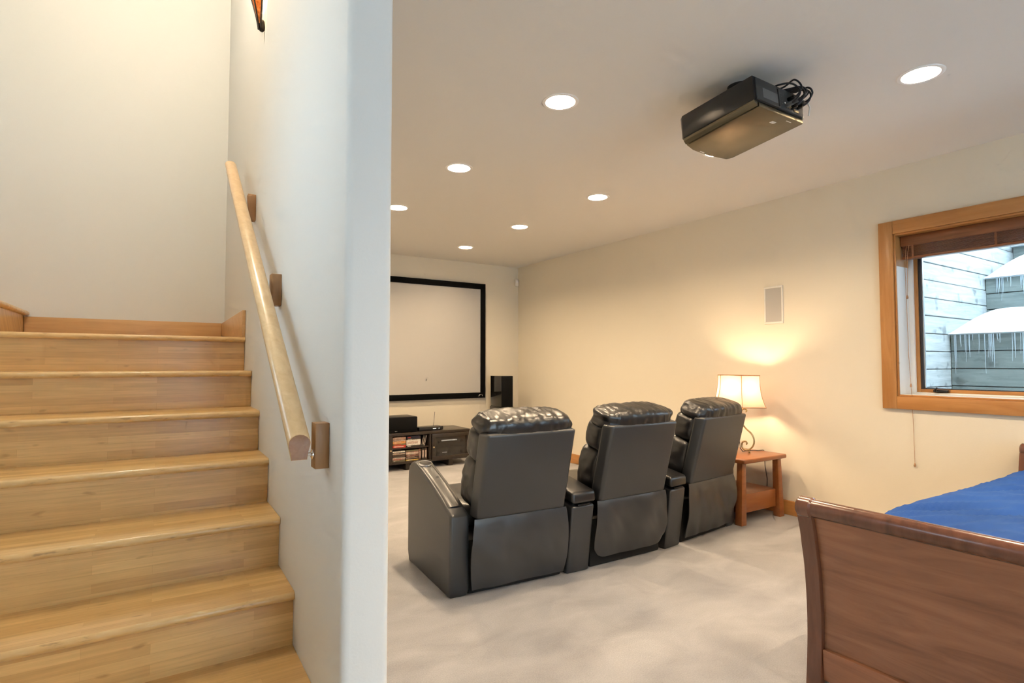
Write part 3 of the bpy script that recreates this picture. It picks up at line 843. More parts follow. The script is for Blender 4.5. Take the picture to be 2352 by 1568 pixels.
def make_recliner(label, loc, rz, seed, arm=None, skirt_z=0.03, skirt_in=0.0):
    t = thing('recliner', label, 'recliner', loc, rz, 'theatre recliners')
    b = bmesh.new(); add_box(b, -.278, .278, .02, .62, 0.0, .27, bev=.012); obj('base', b, 'black_base', t)
    # rear shell: leaning padded panel, wider toward the front
    b = bmesh.new()
    w0, w1, hgt = .257, .276, .449
    add_hexa(b, [(-w0, 0, 0), (w0, 0, 0), (w1, .075, -.01), (-w1, .075, -.01), (-w0, 0, hgt), (w0, 0, hgt), (w1, .075, hgt - .012), (-w1, .075, hgt - .012)], bev=.017, seg=5, mtx=MB)
    obj('back_shell', b, 'leather_panel', t)
    # cushions
    b = bmesh.new(); add_pillow(b, .272, .100, .150, 4.5, 22, wrinkle(.006, 6, 18, seed), MB @ Matrix.Translation((0, .155, .135))); obj('lumbar_cushion', b, 'leather', t)
    b = bmesh.new(); add_pillow(b, .272, .092, .095, 4.5, 20, wrinkle(.006, 8, 16, seed + 1), MB @ Matrix.Translation((0, .140, .345))); obj('back_cushion', b, 'leather', t)
    def head(p, q):
        base = wrinkle(.0065, 26, 6, seed + 2, .6)(p, q) + .0022 * (1 - abs(noise.noise(Vector((p.x * 48 + seed, p.y * 9, p.z * 5)))) * 3)
        ends = abs(p.x) / .272
        return base + (.010 * math.sin(p.z * 90 + seed) * ends ** 6)
    b = bmesh.new(); add_pillow(b, .266, .105, .066, 3.6, 40, head, MB @ Matrix.Translation((0, .116, .452))); obj('headrest', b, 'leather', t)
    # seat and footrest
    b = bmesh.new(); add_pillow(b, .270, .27, .075, 5, 18, wrinkle(.005, 8, 8, seed + 3), Matrix.Translation((0, .42, .345))); obj('seat_cushion', b, 'leather', t)
    b = bmesh.new(); add_pillow(b, .268, .045, .15, 5, 14, wrinkle(.004, 8, 10, seed + 4), Matrix.Translation((0, .665, .215))); obj('footrest', b, 'leather', t)
    # loose rear skirt
    b = bmesh.new()
    def sk(u, v):
        w = .268 + .016 * math.sin(v * math.pi) + .004
        x = (2 * u - 1) * w
        zt, zb_ = .383, skirt_z
        corner = (abs(2 * u - 1) ** 10) * (v ** 6) * skirt_in
        z = zt + (zb_ - zt) * v + corner
        fold = (noise.noise(Vector((x * 7 + seed * 5, v * 1.5, seed))) * .026 + noise.noise(Vector((x * 15 - v * 3, v * 2, seed + 9))) * .012) * math.sin(min(1, v * 1.6) * math.pi / 2) * (1 - .5 * v)
        y = -.047 + .004 + (.047 - .012) * v - .018 * math.sin(v * math.pi) + fold - .004
        tight = math.exp(-v * 22) * .006
        return Vector((x, y + tight, z))
    add_grid(b, sk, 44, 28, 0.004)
    obj('rear_skirt', b, 'vinyl_skirt', t)
    if arm: add_arm(t, arm[0], arm[1])
    return t
make_recliner('black leather recliner with the cup-holder arm, nearest the partition', (1.610, 2.470, 0), R(-3.6), 1.3, arm=(-.385, -.280))
make_recliner('black leather recliner in the middle of the row', (2.367, 2.446, 0), R(-.2), 4.7, skirt_z=.055, skirt_in=.05)
make_recliner('black leather recliner next to the lamp table', (3.151, 2.506, 0), R(7.0), 8.2, arm=(.363, .272), skirt_z=.035)
def console(label, bl, br, fl, fr, topo):
    """wedge console: plan corners back-left, back-right, front-left, front-right"""
    c = ((bl[0] + br[0]) / 2, (bl[1] + br[1]) / 2)
    t = thing('armrest_console', label, 'console', (c[0], c[1], 0), group='wedge consoles between the recliners')
    L = lambda p, z, dy=0.0: (p[0] - c[0], p[1] - c[1] + dy, z)
    def mixp(p, q, s): return (p[0] + (q[0] - p[0]) * s, p[1] + (q[1] - p[1]) * s)
    b = bmesh.new()
    add_hexa(b, [L(bl, 0, 0), L(br, 0, 0), L(fr, 0), L(fl, 0), L(bl, .375, -.055), L(br, .375, -.055), L(fr, .50), L(fl, .50)], bev=.012, seg=3)
    obj('body', b, 'leather_panel', t)
    b = bmesh.new(); m1, m2 = mixp(bl, fl, .62), mixp(br, fr, .62); g = .006
    add_hexa(b, [L((bl[0] - g, bl[1]), .388, -.065), L((br[0] + g, br[1]), .388, -.065), L((m2[0] + g, m2[1]), .475), L((m1[0] - g, m1[1]), .475),
                 L((bl[0] - g, bl[1]), .452, -.060), L((br[0] + g, br[1]), .452, -.060), L((m2[0] + g, m2[1]), .545), L((m1[0] - g, m1[1]), .545)], bev=.020, seg=5)
    lid = obj('lid', b, 'leather', t)
    b = bmesh.new(); p = mixp(bl, br, .5)
    add_box(b, p[0] - c[0] - .04, p[0] - c[0] + .04, -.058, -.050, .377, .386, bev=.002); obj('hinge', b, 'cup_black', lid)
    # raised front with cup holder
    b = bmesh.new()
    add_hexa(b, [L(m1, .44, .004), L(m2, .44, .004), L(fr, .48), L(fl, .48), L(m1, .548, .004), L(m2, .548, .004), L(fr, .575), L(fl, .575)], bev=.015, seg=3)
    obj('front_pad', b, 'leather', t)
    q = mixp(mixp(m1, m2, .5), mixp(fl, fr, .5), .5)
    mt = Matrix.Translation((q[0] - c[0], q[1] - c[1], .566)) @ Matrix.Rotation(R(6), 4, 'X')
    b = bmesh.new(); add_lathe(b, [(.036, .002), (.040, .005), (.043, .002), (.043, -.004)], n=24, mtx=mt); cr = obj('cup_holder_rim', b, 'chrome', t)
    b = bmesh.new(); add_lathe(b, [(0, -.001), (.030, .0), (.037, .003)], n=20, mtx=mt); obj('cup_holder', b, 'cup_black', cr)
console('black leather wedge console between the left and middle recliners', (1.912, 2.455), (2.066, 2.450), (1.952, 3.12), (2.070, 3.12), 0)
console('black leather wedge console between the middle and right recliners', (2.682, 2.452), (2.836, 2.470), (2.668, 3.12), (2.765, 3.13), 0)

# ------------------------------------------------------------------ side table
TBX0, TBX1, TBY0, TBY1, TBZ = 3.518, 4.035, 2.470, 3.02, 0.472
tb = thing('side_table', 'reddish wood side table with a boxed lower shelf', 'side table', ((TBX0 + TBX1) / 2, (TBY0 + TBY1) / 2, 0))
ox, oy = (TBX0 + TBX1) / 2, (TBY0 + TBY1) / 2
hx, hy = (TBX1 - TBX0) / 2, (TBY1 - TBY0) / 2
b = bmesh.new(); add_box(b, -hx, hx, -hy, hy, TBZ - .032, TBZ, bev=.011, seg=4); obj('table_top', b, 'table_wood', tb)
for sx in (-1, 1):
    for sy in (-1, 1):
        b = bmesh.new()
        xo_t, xo_b = sx * (hx - .022), sx * (hx + .002); xi_t, xi_b = sx * (hx - .066), sx * (hx - .056)
        yo_t, yo_b = sy * (hy - .035), sy * (hy - .030); yi_t, yi_b = sy * (hy - .080), sy * (hy - .086)
        xs_t, xs_b = sorted((xo_t, xi_t)), sorted((xo_b, xi_b)); ys_t, ys_b = sorted((yo_t, yi_t)), sorted((yo_b, yi_b))
        add_hexa(b, [(xs_b[0], ys_b[0], 0), (xs_b[1], ys_b[0], 0), (xs_b[1], ys_b[1], 0), (xs_b[0], ys_b[1], 0),
                     (xs_t[0], ys_t[0], TBZ - .032), (xs_t[1], ys_t[0], TBZ - .032), (xs_t[1], ys_t[1], TBZ - .032), (xs_t[0], ys_t[1], TBZ - .032)], bev=.004, seg=2)
        obj('leg', b, 'table_wood', tb)
b = bmesh.new(); add_box(b, -hx + .050, hx - .050, -hy + .075, hy - .075, .190, .208, bev=.003); obj('shelf', b, 'table_wood', tb)
for sy in (-1, 1):
    b = bmesh.new(); y = sy * (hy - .066); add_box(b, -hx + .065, hx - .065, y - .009, y + .009, .078, .209, bev=.003); obj('apron', b, 'table_wood', tb)
for sx in (-1, 1):
    b = bmesh.new(); x = sx * (hx - .045); add_box(b, x - .009, x + .009, -hy + .090, hy - .090, .078, .207, bev=.003); obj('side_apron', b, 'table_wood', tb)

# ------------------------------------------------------------------ table lamp
LX, LY = 3.800, 2.715
lp = thing('table_lamp', 'lit table lamp with hexagonal fabric shade and scrolled metal legs', 'lamp', (LX, LY, TBZ))
SH0, SH1 = 0.352, 0.592                              # shade bottom / top above the table
va = math.atan2(LX, LY)                              # bearing of the lamp from the camera
def hexv(k, rr, z):
    a = R(8 + 60 * k)                                # angle to the right of the line of sight
    rt = Vector((math.cos(va), -math.sin(va), 0)); fr = Vector((-math.sin(va), -math.cos(va), 0))
    return rt * (rr * math.sin(a)) + fr * (rr * math.cos(a)) + Vector((0, 0, z))
def shr(u): return 0.207 - 0.046 * (1 - (1 - u) ** 2.6) + 0.0   # bell flare
tilt = Matrix.Translation((0, 0, SH0)) @ Matrix.Rotation(R(1.5), 4, 'Y') @ Matrix.Translation((0, 0, -SH0))
b = bmesh.new()
for k in range(6):
    add_grid(b, lambda u, v: hexv(k, shr(u), SH0 + (SH1 - SH0) * u).lerp(hexv(k + 1, shr(u), SH0 + (SH1 - SH0) * u), v), 14, 6)
bmesh.ops.remove_doubles(b, verts=b.verts, dist=1e-5)
bmesh.ops.transform(b, matrix=tilt, verts=b.verts)
shd = obj('lamp_shade', b, 'shade_cloth', lp, ang=25)
for k in range(6):
    b = bmesh.new(); add_tube(b, [hexv(k, shr(u / 10) * 1.004, SH0 + (SH1 - SH0) * u / 10) for u in range(11)], .0022, 6)
    bmesh.ops.transform(b, matrix=tilt, verts=b.verts); obj('seam', b, 'shade_trim', shd)
for u in (0, 1):
    b = bmesh.new()
    for k in range(6): add_tube(b, [hexv(k, shr(u) * 1.003, SH0 + (SH1 - SH0) * u), hexv(k + 1, shr(u) * 1.003, SH0 + (SH1 - SH0) * u)], .0042, 6)
    bmesh.ops.transform(b, matrix=tilt, verts=b.verts); obj('shade_trim', b, 'shade_trim', shd)
# spider and socket
b = bmesh.new()
for k in (0, 2, 4): add_tube(b, [(0, 0, SH1 - .03), hexv(k, .160, SH1 - .012)], .0025, 6)
add_tube(b, [(0, 0, .26), (0, 0, .40)], .008, 10); add_tube(b, [(0, 0, .40), (0, 0, .44)], .017, 12)
obj('socket', b, 'gold_metal', lp)
b = bmesh.new(); add_lathe(b, [(0, 0), (.014, .0), (.016, .015), (.028, .045), (.028, .065), (.018, .085), (0, .092)], (0, 0, .440), 16); obj('bulb', b, 'bulb_glow', lp)
# three scrolled legs
def leg_pts():
    P = [(0.052, .312), (0.060, .322), (0.052, .333), (0.036, .334), (0.024, .322), (0.020, .300), (0.020, .270), (0.024, .235),
         (0.036, .205), (0.062, .175), (0.090, .148), (0.106, .115), (0.108, .080), (0.096, .048), (0.072, .026), (0.046, .022), (0.026, .036),
         (0.020, .060), (0.030, .082), (0.048, .086), (0.058, .074), (0.052, .062)]
    out = []
    for i in range(len(P) - 1):
        p0 = P[max(i - 1, 0)]; p1 = P[i]; p2 = P[i + 1]; p3 = P[min(i + 2, len(P) - 1)]
        for s in range(4):
            t = s / 4
            out.append(tuple(0.5 * ((2 * p1[j]) + (-p0[j] + p2[j]) * t + (2 * p0[j] - 5 * p1[j] + 4 * p2[j] - p3[j]) * t * t + (-p0[j] + 3 * p1[j] - 3 * p2[j] + p3[j]) * t ** 3) for j in (0, 1)))
    out.append(P[-1])
    return out
for k in range(3):
    a = R(-62 + 120 * k)
    dv = Vector((math.cos(a), math.sin(a), 0))
    b = bmesh.new(); add_tube(b, [dv * p[0] + Vector((0, 0, p[1])) for p in leg_pts()], .0062, 8)
    lg = obj('leg', b, 'gold_metal', lp)
    b = bmesh.new(); add_lathe(b, [(0, 0), (.006, .001), (.0085, .008), (.006, .015), (0, .018)], (dv.x * .074, dv.y * .074, 0), 12); obj('ball_foot', b, 'gold_metal', lg)
b = bmesh.new()
for z in (.268, .300): add_lathe(b, [(.018, -.006), (.027, -.006), (.027, .006), (.018, .006)], (0, 0, z), 16)
add_tube(b, [(0, 0, .262), (0, 0, .306)], .018, 12)
obj('collar', b, 'gold_metal', lp)
b = bmesh.new()
cp = [(0.0, 0.0, .262), (.004, -.002, .10), (.01, -.004, .03), (.02, -.02, .006), (.07, .0, .004), (.12, -.01, .004), (.17, -.04, .004), (.232, -.05, .004), (.246, -.05, -.004), (.250, -.052, -.12), (.262, -.06, -.22), (.270, -.05, -.33), (.280, -.02, -.44)]
add_tube(b, cp, .0028, 6)
obj('power_cord', b, 'cord_black', lp)

# ------------------------------------------------------------------ projector
pj = thing('projector', 'dark ceiling-mounted video projector with cables at its back', 'projector', (2.112, 1.403, 2.2505), rx=R(-5.5))
PW, PD, PH = 0.370, 0.428, 0.133
b = bmesh.new()                                     # body
plan = [(0.0, 0.0), (PW, 0.0), (PW + .008, PD * .90), (PW - .008, PD * .965), (PW * .62, PD), (PW * .28, PD * .985), (0.012, PD * .93), (-.004, PD * .88)]
add_prism(b, plan, 'z', 0.022, PH, bev=.006, seg=2)
obj('body', b, 'plastic_black', pj)
b = bmesh.new()                                     # gloss lower cover
plan2 = [(0.034, 0.004), (PW - .004, 0.004), (PW + .004, PD * .90), (PW - .012, PD * .96), (PW * .62, PD * .995), (PW * .30, PD * .98), (0.040, PD * .93)]
add_prism(b, plan2, 'z', 0.0, 0.023, bev=.005, seg=2)
obj('lower_cover', b, 'projector_lid', pj)
b = bmesh.new(); add_hexa(b, [(.004, .004, .012), (.026, .004, .001), (.030, PD * .925, .001), (.010, PD * .915, .012), (.0, .004, .024), (.026, .004, .024), (.030, PD * .925, .024), (.004, PD * .90, .024)], bev=.002, seg=1)
obj('side_strip', b, 'projector_lid', pj)
b = bmesh.new(); add_box(b, .012, PW - .012, -.006, .002, .026, PH - .008, bev=.003); rp = obj('rear_panel', b, 'plastic_dark', pj)
b = bmesh.new(); add_box(b, .055, .165, -.0068, -.006, .042, .086); obj('rating_label', b, 'label_grey', rp)
b = bmesh.new(); add_box(b, .168, .180, -.009, -.006, .030, .112, bev=.001); obj('rib', b, 'plastic_black', rp)
b = bmesh.new()
for i, x in enumerate((.235, .250, .265)): add_lathe(b, [(.003, 0), (.006, 0), (.006, .006), (.003, .006)], n=10, mtx=Matrix.Translation((x, -.006, .046)) @ Matrix.Rotation(R(90), 4, 'X'))
add_box(b, .282, .318, -.010, -.006, .034, .046, bev=.001)
obj('sockets', b, 'brass_knob', rp)
b = bmesh.new()
for (x, z) in ((.188, .095), (.190, .080), (.192, .062), (.192, .048), (.206, .095)): add_box(b, x, x + .007, -.0075, -.006, z, z + .006, bev=.001, seg=1)
obj('buttons', b, 'label_grey', rp)
b = bmesh.new(); add_lathe(b, [(0, 0), (.004, 0), (.004, .002), (0, .003)], n=10, mtx=Matrix.Translation((.218, -.006, .060)) @ Matrix.Rotation(R(90), 4, 'X')); obj('indicator', b, 'white_trim_and_glare', rp)
b = bmesh.new()                                     # pale marks on the underside
for (x, w) in ((.205, .010), (.217, .007), (.226, .008)): add_prism(b, [(x, .052), (x + w, .052), (x + w - .003, .068), (x - .002, .068)], 'z', -.0008, .0004)
add_box(b, .262, .298, .020, .024, -.0008, .0004)
add_prism(b, [(.150, PD * .945), (.185, PD * .955), (.184, PD * .970), (.149, PD * .960)], 'z', -.0008, .0004)
obj('markings', b, 'plastic_white', pj)
b = bmesh.new(); add_lathe(b, [(0.028, .006), (.045, .0), (.045, -.03)], n=26, mtx=Matrix.Translation((PW * .5, PD * .995, .066)) @ Matrix.Rotation(R(-90), 4, 'X'))
add_lathe(b, [(0, -.002), (.020, .002), (.030, .0)], n=20, mtx=Matrix.Translation((PW * .5, PD * .995, .066)) @ Matrix.Rotation(R(-90), 4, 'X')); obj('lens', b, 'speaker_gloss', pj)
# cables
random.seed(4)
for i in range(7):
    x = .228 + .017 * i; z = random.uniform(.038, .085)
    top = PH + random.uniform(.0, .035)
    b = bmesh.new()
    P = [(x, -.006, z), (x + random.uniform(-.005, .01), -.045, z + .004), (x + .02, -.062, (z + top) / 2), (x + random.uniform(0, .03), -.040, top), (x + random.uniform(-.03, .02), .010, PH + .014), (.20 + .006 * i, .10, PH + .020), (.18, .17, PH + .05)]
    Q = []
    for k in range(len(P) - 1):
        p0, p1, p2, p3 = [Vector(P[min(max(k + o, 0), len(P) - 1)]) for o in (-1, 0, 1, 2)]
        for s in range(6):
            t = s / 6
            Q.append(0.5 * (2 * p1 + (p2 - p0) * t + (2 * p0 - 5 * p1 + 4 * p2 - p3) * t * t + (3 * p1 - p0 - 3 * p2 + p3) * t ** 3))
    Q.append(Vector(P[-1]))
    add_tube(b, Q, random.uniform(.0035, .0055), 7)
    cb = obj('cable', b, 'cord_black', pj)
    b = bmesh.new(); add_box(b, x - .007, x + .007, -.034, -.005, z - .007, z + .007, bev=.002); obj('plug', b, 'cup_black' if i % 3 else 'plastic_grey', cb)
b = bmesh.new(); add_tube(b, [(.352, -.03, .10), (.362, -.036, .06), (.356, -.030, .02)], .004, 6); obj('pale_cable', b, 'plastic_white', pj)
b = bmesh.new(); add_box(b, .08, .27, .10, .27, PH, PH + .012, bev=.002)
for p in ((.03, .06), (.03, .32), (.30, .08), (.30, .30)):
    add_tube(b, [(p[0], p[1], PH - .002), (.175 + (p[0] - .175) * .4, .185 + (p[1] - .185) * .4, PH + .014)], .006, 6)
obj('mount_bracket', b, 'plastic_black', pj)
b = bmesh.new(); mt = Matrix.Rotation(R(5.5), 4, 'X')
add_tube(b, [(.175, .185, PH + .010), (.175, .177, PH + .085)], .020, 14)
obj('mount_post', b, 'plastic_black', pj)
b = bmesh.new(); add_lathe(b, [(0, 0), (.055, 0), (.055, -.010), (.03, -.022), (0, -.022)], (2.287, 1.600, ZC), 24); mpl = obj('mount_plate', b, 'plastic_black', pj)
bpy.context.view_layer.update()
mpl.matrix_parent_inverse = pj.matrix_world.inverted()

# ------------------------------------------------------------------ window
TW = 0.086
win = bpy.data.objects.new('window_1', None); C.objects.link(win); win['kind'] = 'structure'; win['label'] = 'wood-trimmed window looking out on snowy terraces'
win.location = (XW, WY1, WZ0)
def wp(name, mat, x0, x1, y0, y1, z0, z1, bev=.002, parent=None, seg=2):
    b = bmesh.new(); add_box(b, x0 - XW, x1 - XW, y0 - WY1, y1 - WY1, z0 - WZ0, z1 - WZ0, bev=bev, seg=seg)
    return obj(name, b, mat, parent or win)
wp('casing', 'trim_wood', XW - .020, XW - .0005, WY1, WY1 + TW, WZ0 - TW + .004, WZ1 + TW, .003)
wp('casing', 'trim_wood', XW - .020, XW - .0005, WY0 - TW, WY0, WZ0 - TW + .004, WZ1 + TW, .003)
wp('casing', 'trim_wood_y', XW - .020, XW - .0005, WY0 + .0005, WY1 - .0005, WZ1, WZ1 + TW, .003)
wp('casing', 'trim_wood_y', XW - .020, XW - .0005, WY0 + .0005, WY1 - .0005, WZ0 - TW + .004, WZ0, .003)
J = .012
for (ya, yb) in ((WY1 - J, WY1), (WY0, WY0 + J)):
    wp('jamb', 'white_trim_and_glare', XW + .004, 4.36, ya, yb, WZ0, 1.80); wp('jamb', 'trim_wood', XW + .004, 4.36, ya, yb, 1.80, WZ1)  # wood jambs: daylight glare painted white below, wood colour in the blind's shade
    wp('jamb_edge', 'trim_wood', XW - .006, XW + .004, ya, yb, WZ0, WZ1)
wp('jamb', 'trim_wood_y', XW - .008, 4.36, WY0 + J, WY1 - J, WZ1 - J, WZ1); wp('sill', 'white_trim_and_glare', XW + .004, 4.36, WY0 + J, WY1 - J, WZ0, WZ0 + J)  # sill is wood too, its white is daylight put into the colour
wp('sill_edge', 'trim_wood_y', XW - .006, XW + .004, WY0 + J, WY1 - J, WZ0, WZ0 + J)
fy0, fy1, fz0, fz1 = WY0 + J, WY1 - J, WZ0 + J, WZ1 - J
s = .026
for a in ((fy1 - s, fy1, fz0, fz1), (fy0, fy0 + s, fz0, fz1), (fy0 + s, fy1 - s, fz1 - s, fz1), (fy0 + s, fy1 - s, fz0, fz0 + .012)):
    wp('window_frame', 'white_trim_and_glare', 4.272, 4.36, *a)  # daylit wood frame, the glare given as white colour
gy0, gy1, gz0, gz1 = fy0 + s, fy1 - s, fz0 + .012, fz1 - s
s2 = .022
sash = None
for a, mm in (((gy1 - s2, gy1, gz0, gz1), 'trim_wood'), ((gy0, gy0 + s2, gz0, gz1), 'trim_wood'), ((gy0 + s2, gy1 - s2, gz1 - s2, gz1), 'trim_wood_y'), ((gy0 + s2, gy1 - s2, gz0, gz0 + s2), 'trim_wood_y')):
    o = wp('sash', mm, 4.288, 4.335, *a)
    sash = sash or o
g0, g1, h0, h1 = gy0 + s2, gy1 - s2, gz0 + s2, gz1 - s2
for a in ((g1 - .016, g1, h0, h1), (g0, g0 + .016, h0, h1), (g0 + .016, g1 - .016, h1 - .016, h1), (g0 + .016, g1 - .016, h0, h0 + .006)):
    wp('gasket', 'gasket', 4.296, 4.332, *a, bev=.001)
for a in ((g1 - .022, g1 - .016, h0 + .006, h1 - .016), (g0 + .016, g0 + .022, h0 + .006, h1 - .016)):
    wp('spacer', 'alu', 4.306, 4.326, *a, bev=.0005)
wp('glass_pane', 'window_glass', 4.312, 4.318, g0 + .016, g1 - .016, h0 + .006, h1 - .016, bev=0)
lt = wp('latch', 'latch_bronze', 4.262, 4.290, 1.520, 1.600, gz0 + .004, gz0 + .020, .003)
b = bmesh.new(); add_tube(b, [(4.262 - XW, 1.585 - WY1, gz0 + .012 - WZ0), (4.252 - XW, 1.582 - WY1, gz0 + .022 - WZ0), (4.250 - XW, 1.572 - WY1, gz0 + .034 - WZ0)], .006, 8); obj('latch_lever', b, 'latch_bronze', lt)

# blind
bl = thing('window_blind', 'raised brown wooden slat blind at the top of the window', 'blind', (4.19, WY1, WZ1 - J))
by0, by1 = WY0 + J + .004 - WY1, -J - .004
ztop = 0.0
b = bmesh.new(); add_box(b, -.030, -.018, by0, by1, -.068, -.001, bev=.002); obj('valance', b, 'blind_wood', bl)
b = bmesh.new(); add_box(b, -.018, .028, by0, by1, -.045, -.001, bev=.002); obj('headrail', b, 'blind_wood', bl)
z = -.050; random.seed(2)
for i in range(15):
    j = random.uniform(-.003, .003)
    b = bmesh.new(); add_box(b, -.024 + j, .026 + j, by0 + .010, by1 - .010, z - .0038, z, bev=.001, seg=1); obj('slat', b, 'blind_wood', bl)
    z -= .0060
b = bmesh.new(); add_box(b, -.026, .028, by0 + .008, by1 - .008, z - .016, z, bev=.003); obj('bottom_rail', b, 'blind_wood', bl)
for yy in (by1 - .07, by1 - .50, by0 + .50, by0 + .07):
    b = bmesh.new(); add_box(b, -.0275, -.0262, yy - .006, yy + .006, z - .012, -.048); obj('ladder_tape', b, 'blind_wood', bl)
xc = 4.098 - 4.19
b = bmesh.new(); add_tube(b, [(-.024, -.052, -.06), (-.060, -.060, -.10), (xc, -.066, -.22), (xc, -.073, -.80), (xc + .002, -.083, -1.06), (xc + .004, -.087, -1.30), (xc + .004, -.088, -1.490)], .0014, 6); obj('lift_cord', b, 'cord_tan', bl)
b = bmesh.new(); add_tube(b, [(-.024, -.066, -.06), (-.050, -.066, -.12), (-.050, -.058, -.40)], .0014, 6); obj('tilt_cord', b, 'cord_tan', bl)
for p in ((-.050, -.058, -.410), (xc + .001, -.080, -.985), (xc + .004, -.088, -1.492)):
    b = bmesh.new(); add_lathe(b, [(0, -.012), (.005, -.011), (.0065, -.004), (.004, .008), (.002, .012), (0, .012)], p, 10); obj('tassel', b, 'cord_tan', bl)

# ------------------------------------------------------------------ outside: terraced well with snow
GZ = 0.90
b = bmesh.new(); add_box(b, XO, 12.0, -4.0, 6.0, GZ - .3, GZ - .02)
struct('ground_outside', b, 'soil', 'ground of the window well')
PLH, PLG = 0.142, 0.006
def plank_wall(name, label, cat, loc, length, axis, n, thick=.05, seed=0, pm='plank'):
    t = thing(name, label, cat, loc)
    random.seed(seed)
    for i in range(n):
        j = random.uniform(-.004, .004)
        b = bmesh.new(); z0 = i * PLH; z1 = z0 + PLH - PLG
        if axis == 'x': add_box(b, 0, length, 0 + j, thick + j, z0, z1, bev=.004, seg=1)
        else: add_box(b, 0 + j, thick + j, -length, 0, z0, z1, bev=.004, seg=1)
        obj('plank', b, pm, t)
    b = bmesh.new()
    if axis == 'x': add_box(b, 0, length, thick + .004, thick + .03, 0, n * PLH - PLG)
    else: add_box(b, thick + .004, thick + .03, -length, 0, 0, n * PLH - PLG)
    obj('backing', b, 'gasket', t)
    return t
LWY = 1.95
ZB = 1.113 - 2 * PLH                                # seams seen at z = 1.113 + k * 0.142
plank_wall('retaining_wall', 'pale weathered plank wall at the left of the window well', 'retaining wall', (XO + .005, LWY, ZB), 4.2, 'x', 13, seed=3)
def tier(label, x, ztop, n, seed, y1=LWY - .004):
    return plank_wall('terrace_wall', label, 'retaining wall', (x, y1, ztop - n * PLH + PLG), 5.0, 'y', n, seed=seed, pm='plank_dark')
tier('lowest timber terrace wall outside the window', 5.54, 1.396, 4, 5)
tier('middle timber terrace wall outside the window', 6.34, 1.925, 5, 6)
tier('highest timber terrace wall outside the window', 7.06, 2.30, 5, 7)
pst = part_box('timber_post', 'plank', None, 6.88, 7.00, 1.60, 1.74, 2.125, 2.62, bev=.012)
tag(pst, 'squared timber post end above the upper terrace', 'post')
def snow(name, label, x0, x1, y0, y1, z, h, seed, over=.05):
    b = bmesh.new()
    def f(u, v):
        x = x0 - over + (x1 - x0 + over) * u; y = y1 + (y0 - y1) * v
        e = min(1.0, (x - (x0 - over)) / .07); e = math.sqrt(max(0.0, 1 - (1 - e) ** 2))
        s = math.sin(min(1.0, (y1 - y) / .34 + .03) * math.pi / 2) ** .9; s = s * (1.0 + .12 * math.sin((y1 - y) * 5.0))
        n = noise.noise(Vector((x * 2.1 + seed, y * 2.4, seed))) * .035
        return Vector((x, y, z + max(.004, (h + n) * e * s)))
    add_grid(b, f, 30, 130)
    # underside
    t = bmesh.new(); add_grid(t, lambda u, v: Vector((x0 - over + (x1 - x0 + over) * u, y1 + (y0 - y1) * v, z)), 1, 1); merge(b, t)
    o = obj(name, b, 'snow', None, ang=80)
    return tag(o, label, 'snow', kind='stuff')
snow('snow_bank', 'thick snow cap on the lowest terrace wall', 5.54, 6.325, -3.0, LWY - .002, 1.392, .175, 1.0)
snow('snow_bank', 'rounded snow cap on the middle terrace wall', 6.34, 7.045, -3.0, LWY - .002, 1.921, .17, 4.0)
snow('snow_bank', 'snow cover on the highest terrace wall', 7.06, 9.0, -3.0, LWY - .002, 2.296, .16, 7.0)
b = bmesh.new()
def gs(u, v):
    x = XO + .01 + (5.53 - XO - .01) * u; y = LWY - .004 + (-3.0 - LWY) * v
    d_ = max(0, (1.55 - y)) / 1.2
    return Vector((x, y, GZ - .015 + .015 * u + .11 * min(1, d_) * (1 - .5 * u) + noise.noise(Vector((x * 2, y * 2, 3))) * .02))
add_grid(b, gs, 20, 60)
tag(obj('snow_drift', b, 'snow', None, ang=80), 'low snow drift on the ground just outside the glass', 'snow', kind='stuff')
def icicles(label, x, y0, y1, z, n, seed, lmax):
    random.seed(seed); b = bmesh.new()
    for i in range(n):
        y = random.uniform(y0, y1); L = random.uniform(.05, lmax) * random.uniform(.5, 1)
        r0 = random.uniform(.0018, .0045); x2 = x - random.uniform(.011, .016)
        add_tube(b, [(x2, y, z + .004), (x2 + .001, y, z - L * .5), (x2 + .002, y + random.uniform(-.006, .006), z - L)], [r0, r0 * .7, .001], 5)
    return tag(obj('icicles', b, 'ice', None), label, 'ice', kind='stuff')
icicles('frozen drips down the lowest terrace wall', 5.54, -.6, LWY - .03, 1.385, 130, 11, .34)
icicles('frozen drips down the middle terrace wall', 6.34, -.4, LWY - .03, 1.915, 90, 12, .26)
icicles('frozen drips down the highest terrace wall', 7.06, -.2, LWY - .03, 2.29, 30, 13, .2)

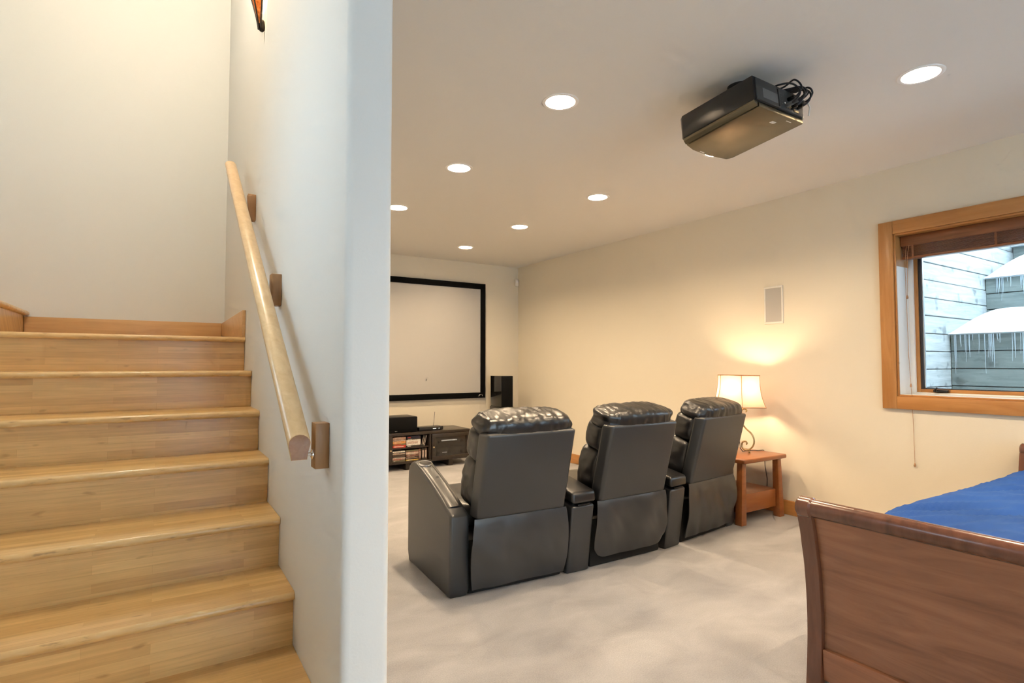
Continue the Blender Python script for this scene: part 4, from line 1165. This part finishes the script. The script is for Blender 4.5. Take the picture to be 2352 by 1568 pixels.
# ------------------------------------------------------------------ bed
BYL, BYR = 1.130, -0.43                             # left / right ends
def sleigh(root, name, x_sign, x_ref, ztop, BYL):
    """curved end board; x_ref is the waist line, curling outward by x_sign"""
    def cl(z):                                       # centre line offset outward as a function of height
        f = z / ztop
        return x_sign * (0.010 - 0.055 * max(0, (f - .62) / .38) ** 2.2 * -1 - 0.02 * math.sin(min(1, f / .75) * math.pi))
    zs = [ztop * .93 * i / 26 for i in range(27)]
    def poly(th):
        return [(x_ref + cl(z) - th, z) for z in zs] + [(x_ref + cl(z) + th, z) for z in reversed(zs)]
    xs = x_ref + cl(ztop * .93); zc = ztop - .036
    for (ya, yb) in ((BYL - .052, BYL), (BYR, BYR + .052)):
        b = bmesh.new(); add_prism(b, poly(.030), 'y', ya, yb, bev=.005)
        add_lathe(b, [(0, 0), (.030, 0), (.036, .006), (.036, .046), (.030, .052), (0, .052)], n=24, mtx=Matrix.Translation((xs + x_sign * .004, yb, zc)) @ Matrix.Rotation(R(90), 4, 'X'))
        obj('post', b, 'bed_wood_z', root)
    b = bmesh.new(); add_prism(b, [p for p in poly(.012) if p[1] > .16], 'y', BYR + .052, BYL - .052); obj(name, b, 'bed_wood', root)
    b = bmesh.new(); add_box(b, x_ref + cl(.1) - .022, x_ref + cl(.1) + .022, BYR + .052, BYL - .052, .07, .175, bev=.006); obj('lower_rail', b, 'bed_wood', root)
    b = bmesh.new()
    add_lathe(b, [(0, 0), (.031, 0), (.031, BYL - BYR - .104), (0, BYL - BYR - .104)], n=28, mtx=Matrix.Translation((xs + x_sign * .002, BYL - .052, zc)) @ Matrix.Rotation(R(90), 4, 'X'))
    obj('top_rail', b, 'bed_wood_z', root)
bed = thing('sleigh_bed', 'dark mahogany sleigh bed with curled footboard in the foreground', 'bed', (2.9, .35, 0))
_old = obj
def obj_bed(name, bm, mat, parent=None, **k):
    o = _old(name, bm, mat, parent, **k)
    if parent is bed: o.matrix_parent_inverse = Matrix.Translation((-2.9, -.35, 0))
    return o
obj = obj_bed
sleigh(bed, 'footboard_panel', -1, 1.965, 0.690, BYL)
sleigh(bed, 'headboard_panel', 1, 3.985, 0.715, BYL - .022)
for (ya, yb) in ((BYL - .050, BYL - .024), (BYR + .024, BYR + .050)):
    b = bmesh.new(); add_box(b, 1.985, 3.965, ya, yb, .16, .33, bev=.004); obj('side_rail', b, 'bed_wood', bed)
b = bmesh.new(); add_box(b, 1.99, 3.96, BYR + .052, BYL - .052, .26, .30); obj('slat_base', b, 'bed_wood', bed)
obj = _old
mt_ = bmesh.new(); add_box(mt_, 2.00, 3.94, BYR + .06, BYL - .06, .3005, .545, bev=.05, seg=4)
tag(obj('mattress', mt_, 'mattress_cloth', None), 'thick pale mattress under the blue cover', 'mattress')
b = bmesh.new()
def quilt(u, v):
    x = 2.005 + 1.93 * u
    w0 = BYR + .035; w1 = BYL - .040
    y = w0 + (w1 - w0) * v
    e = min(v, 1 - v) * (w1 - w0)
    drop = 0
    k = min(1.0, e / .10); drop = .13 * (1 - math.sqrt(max(0, 1 - (1 - k) ** 2)))
    f = min(1.0, u * 1.93 / .09); drop += .03 * (1 - math.sqrt(max(0, 1 - (1 - f) ** 2)))
    s = x * .55 + y * 1.0
    n = noise.noise(Vector((s * 9.0, (x - y) * 2.2, 1.0))); n2 = noise.noise(Vector((s * 19.0, (x - y) * 4.0, 6.0)))
    rid = (1 - abs(n) * 2) * .024 + n2 * .006
    rid *= min(1.0, e / .16 + .15)
    return Vector((x, y, .600 + rid - drop + .012 * noise.noise(Vector((x * 1.5, y * 1.5, 9)))))
add_grid(b, quilt, 110, 90, 0.03)
tag(obj('comforter', b, 'comforter', None, ang=80), 'rumpled royal blue comforter spread over the bed', 'comforter')
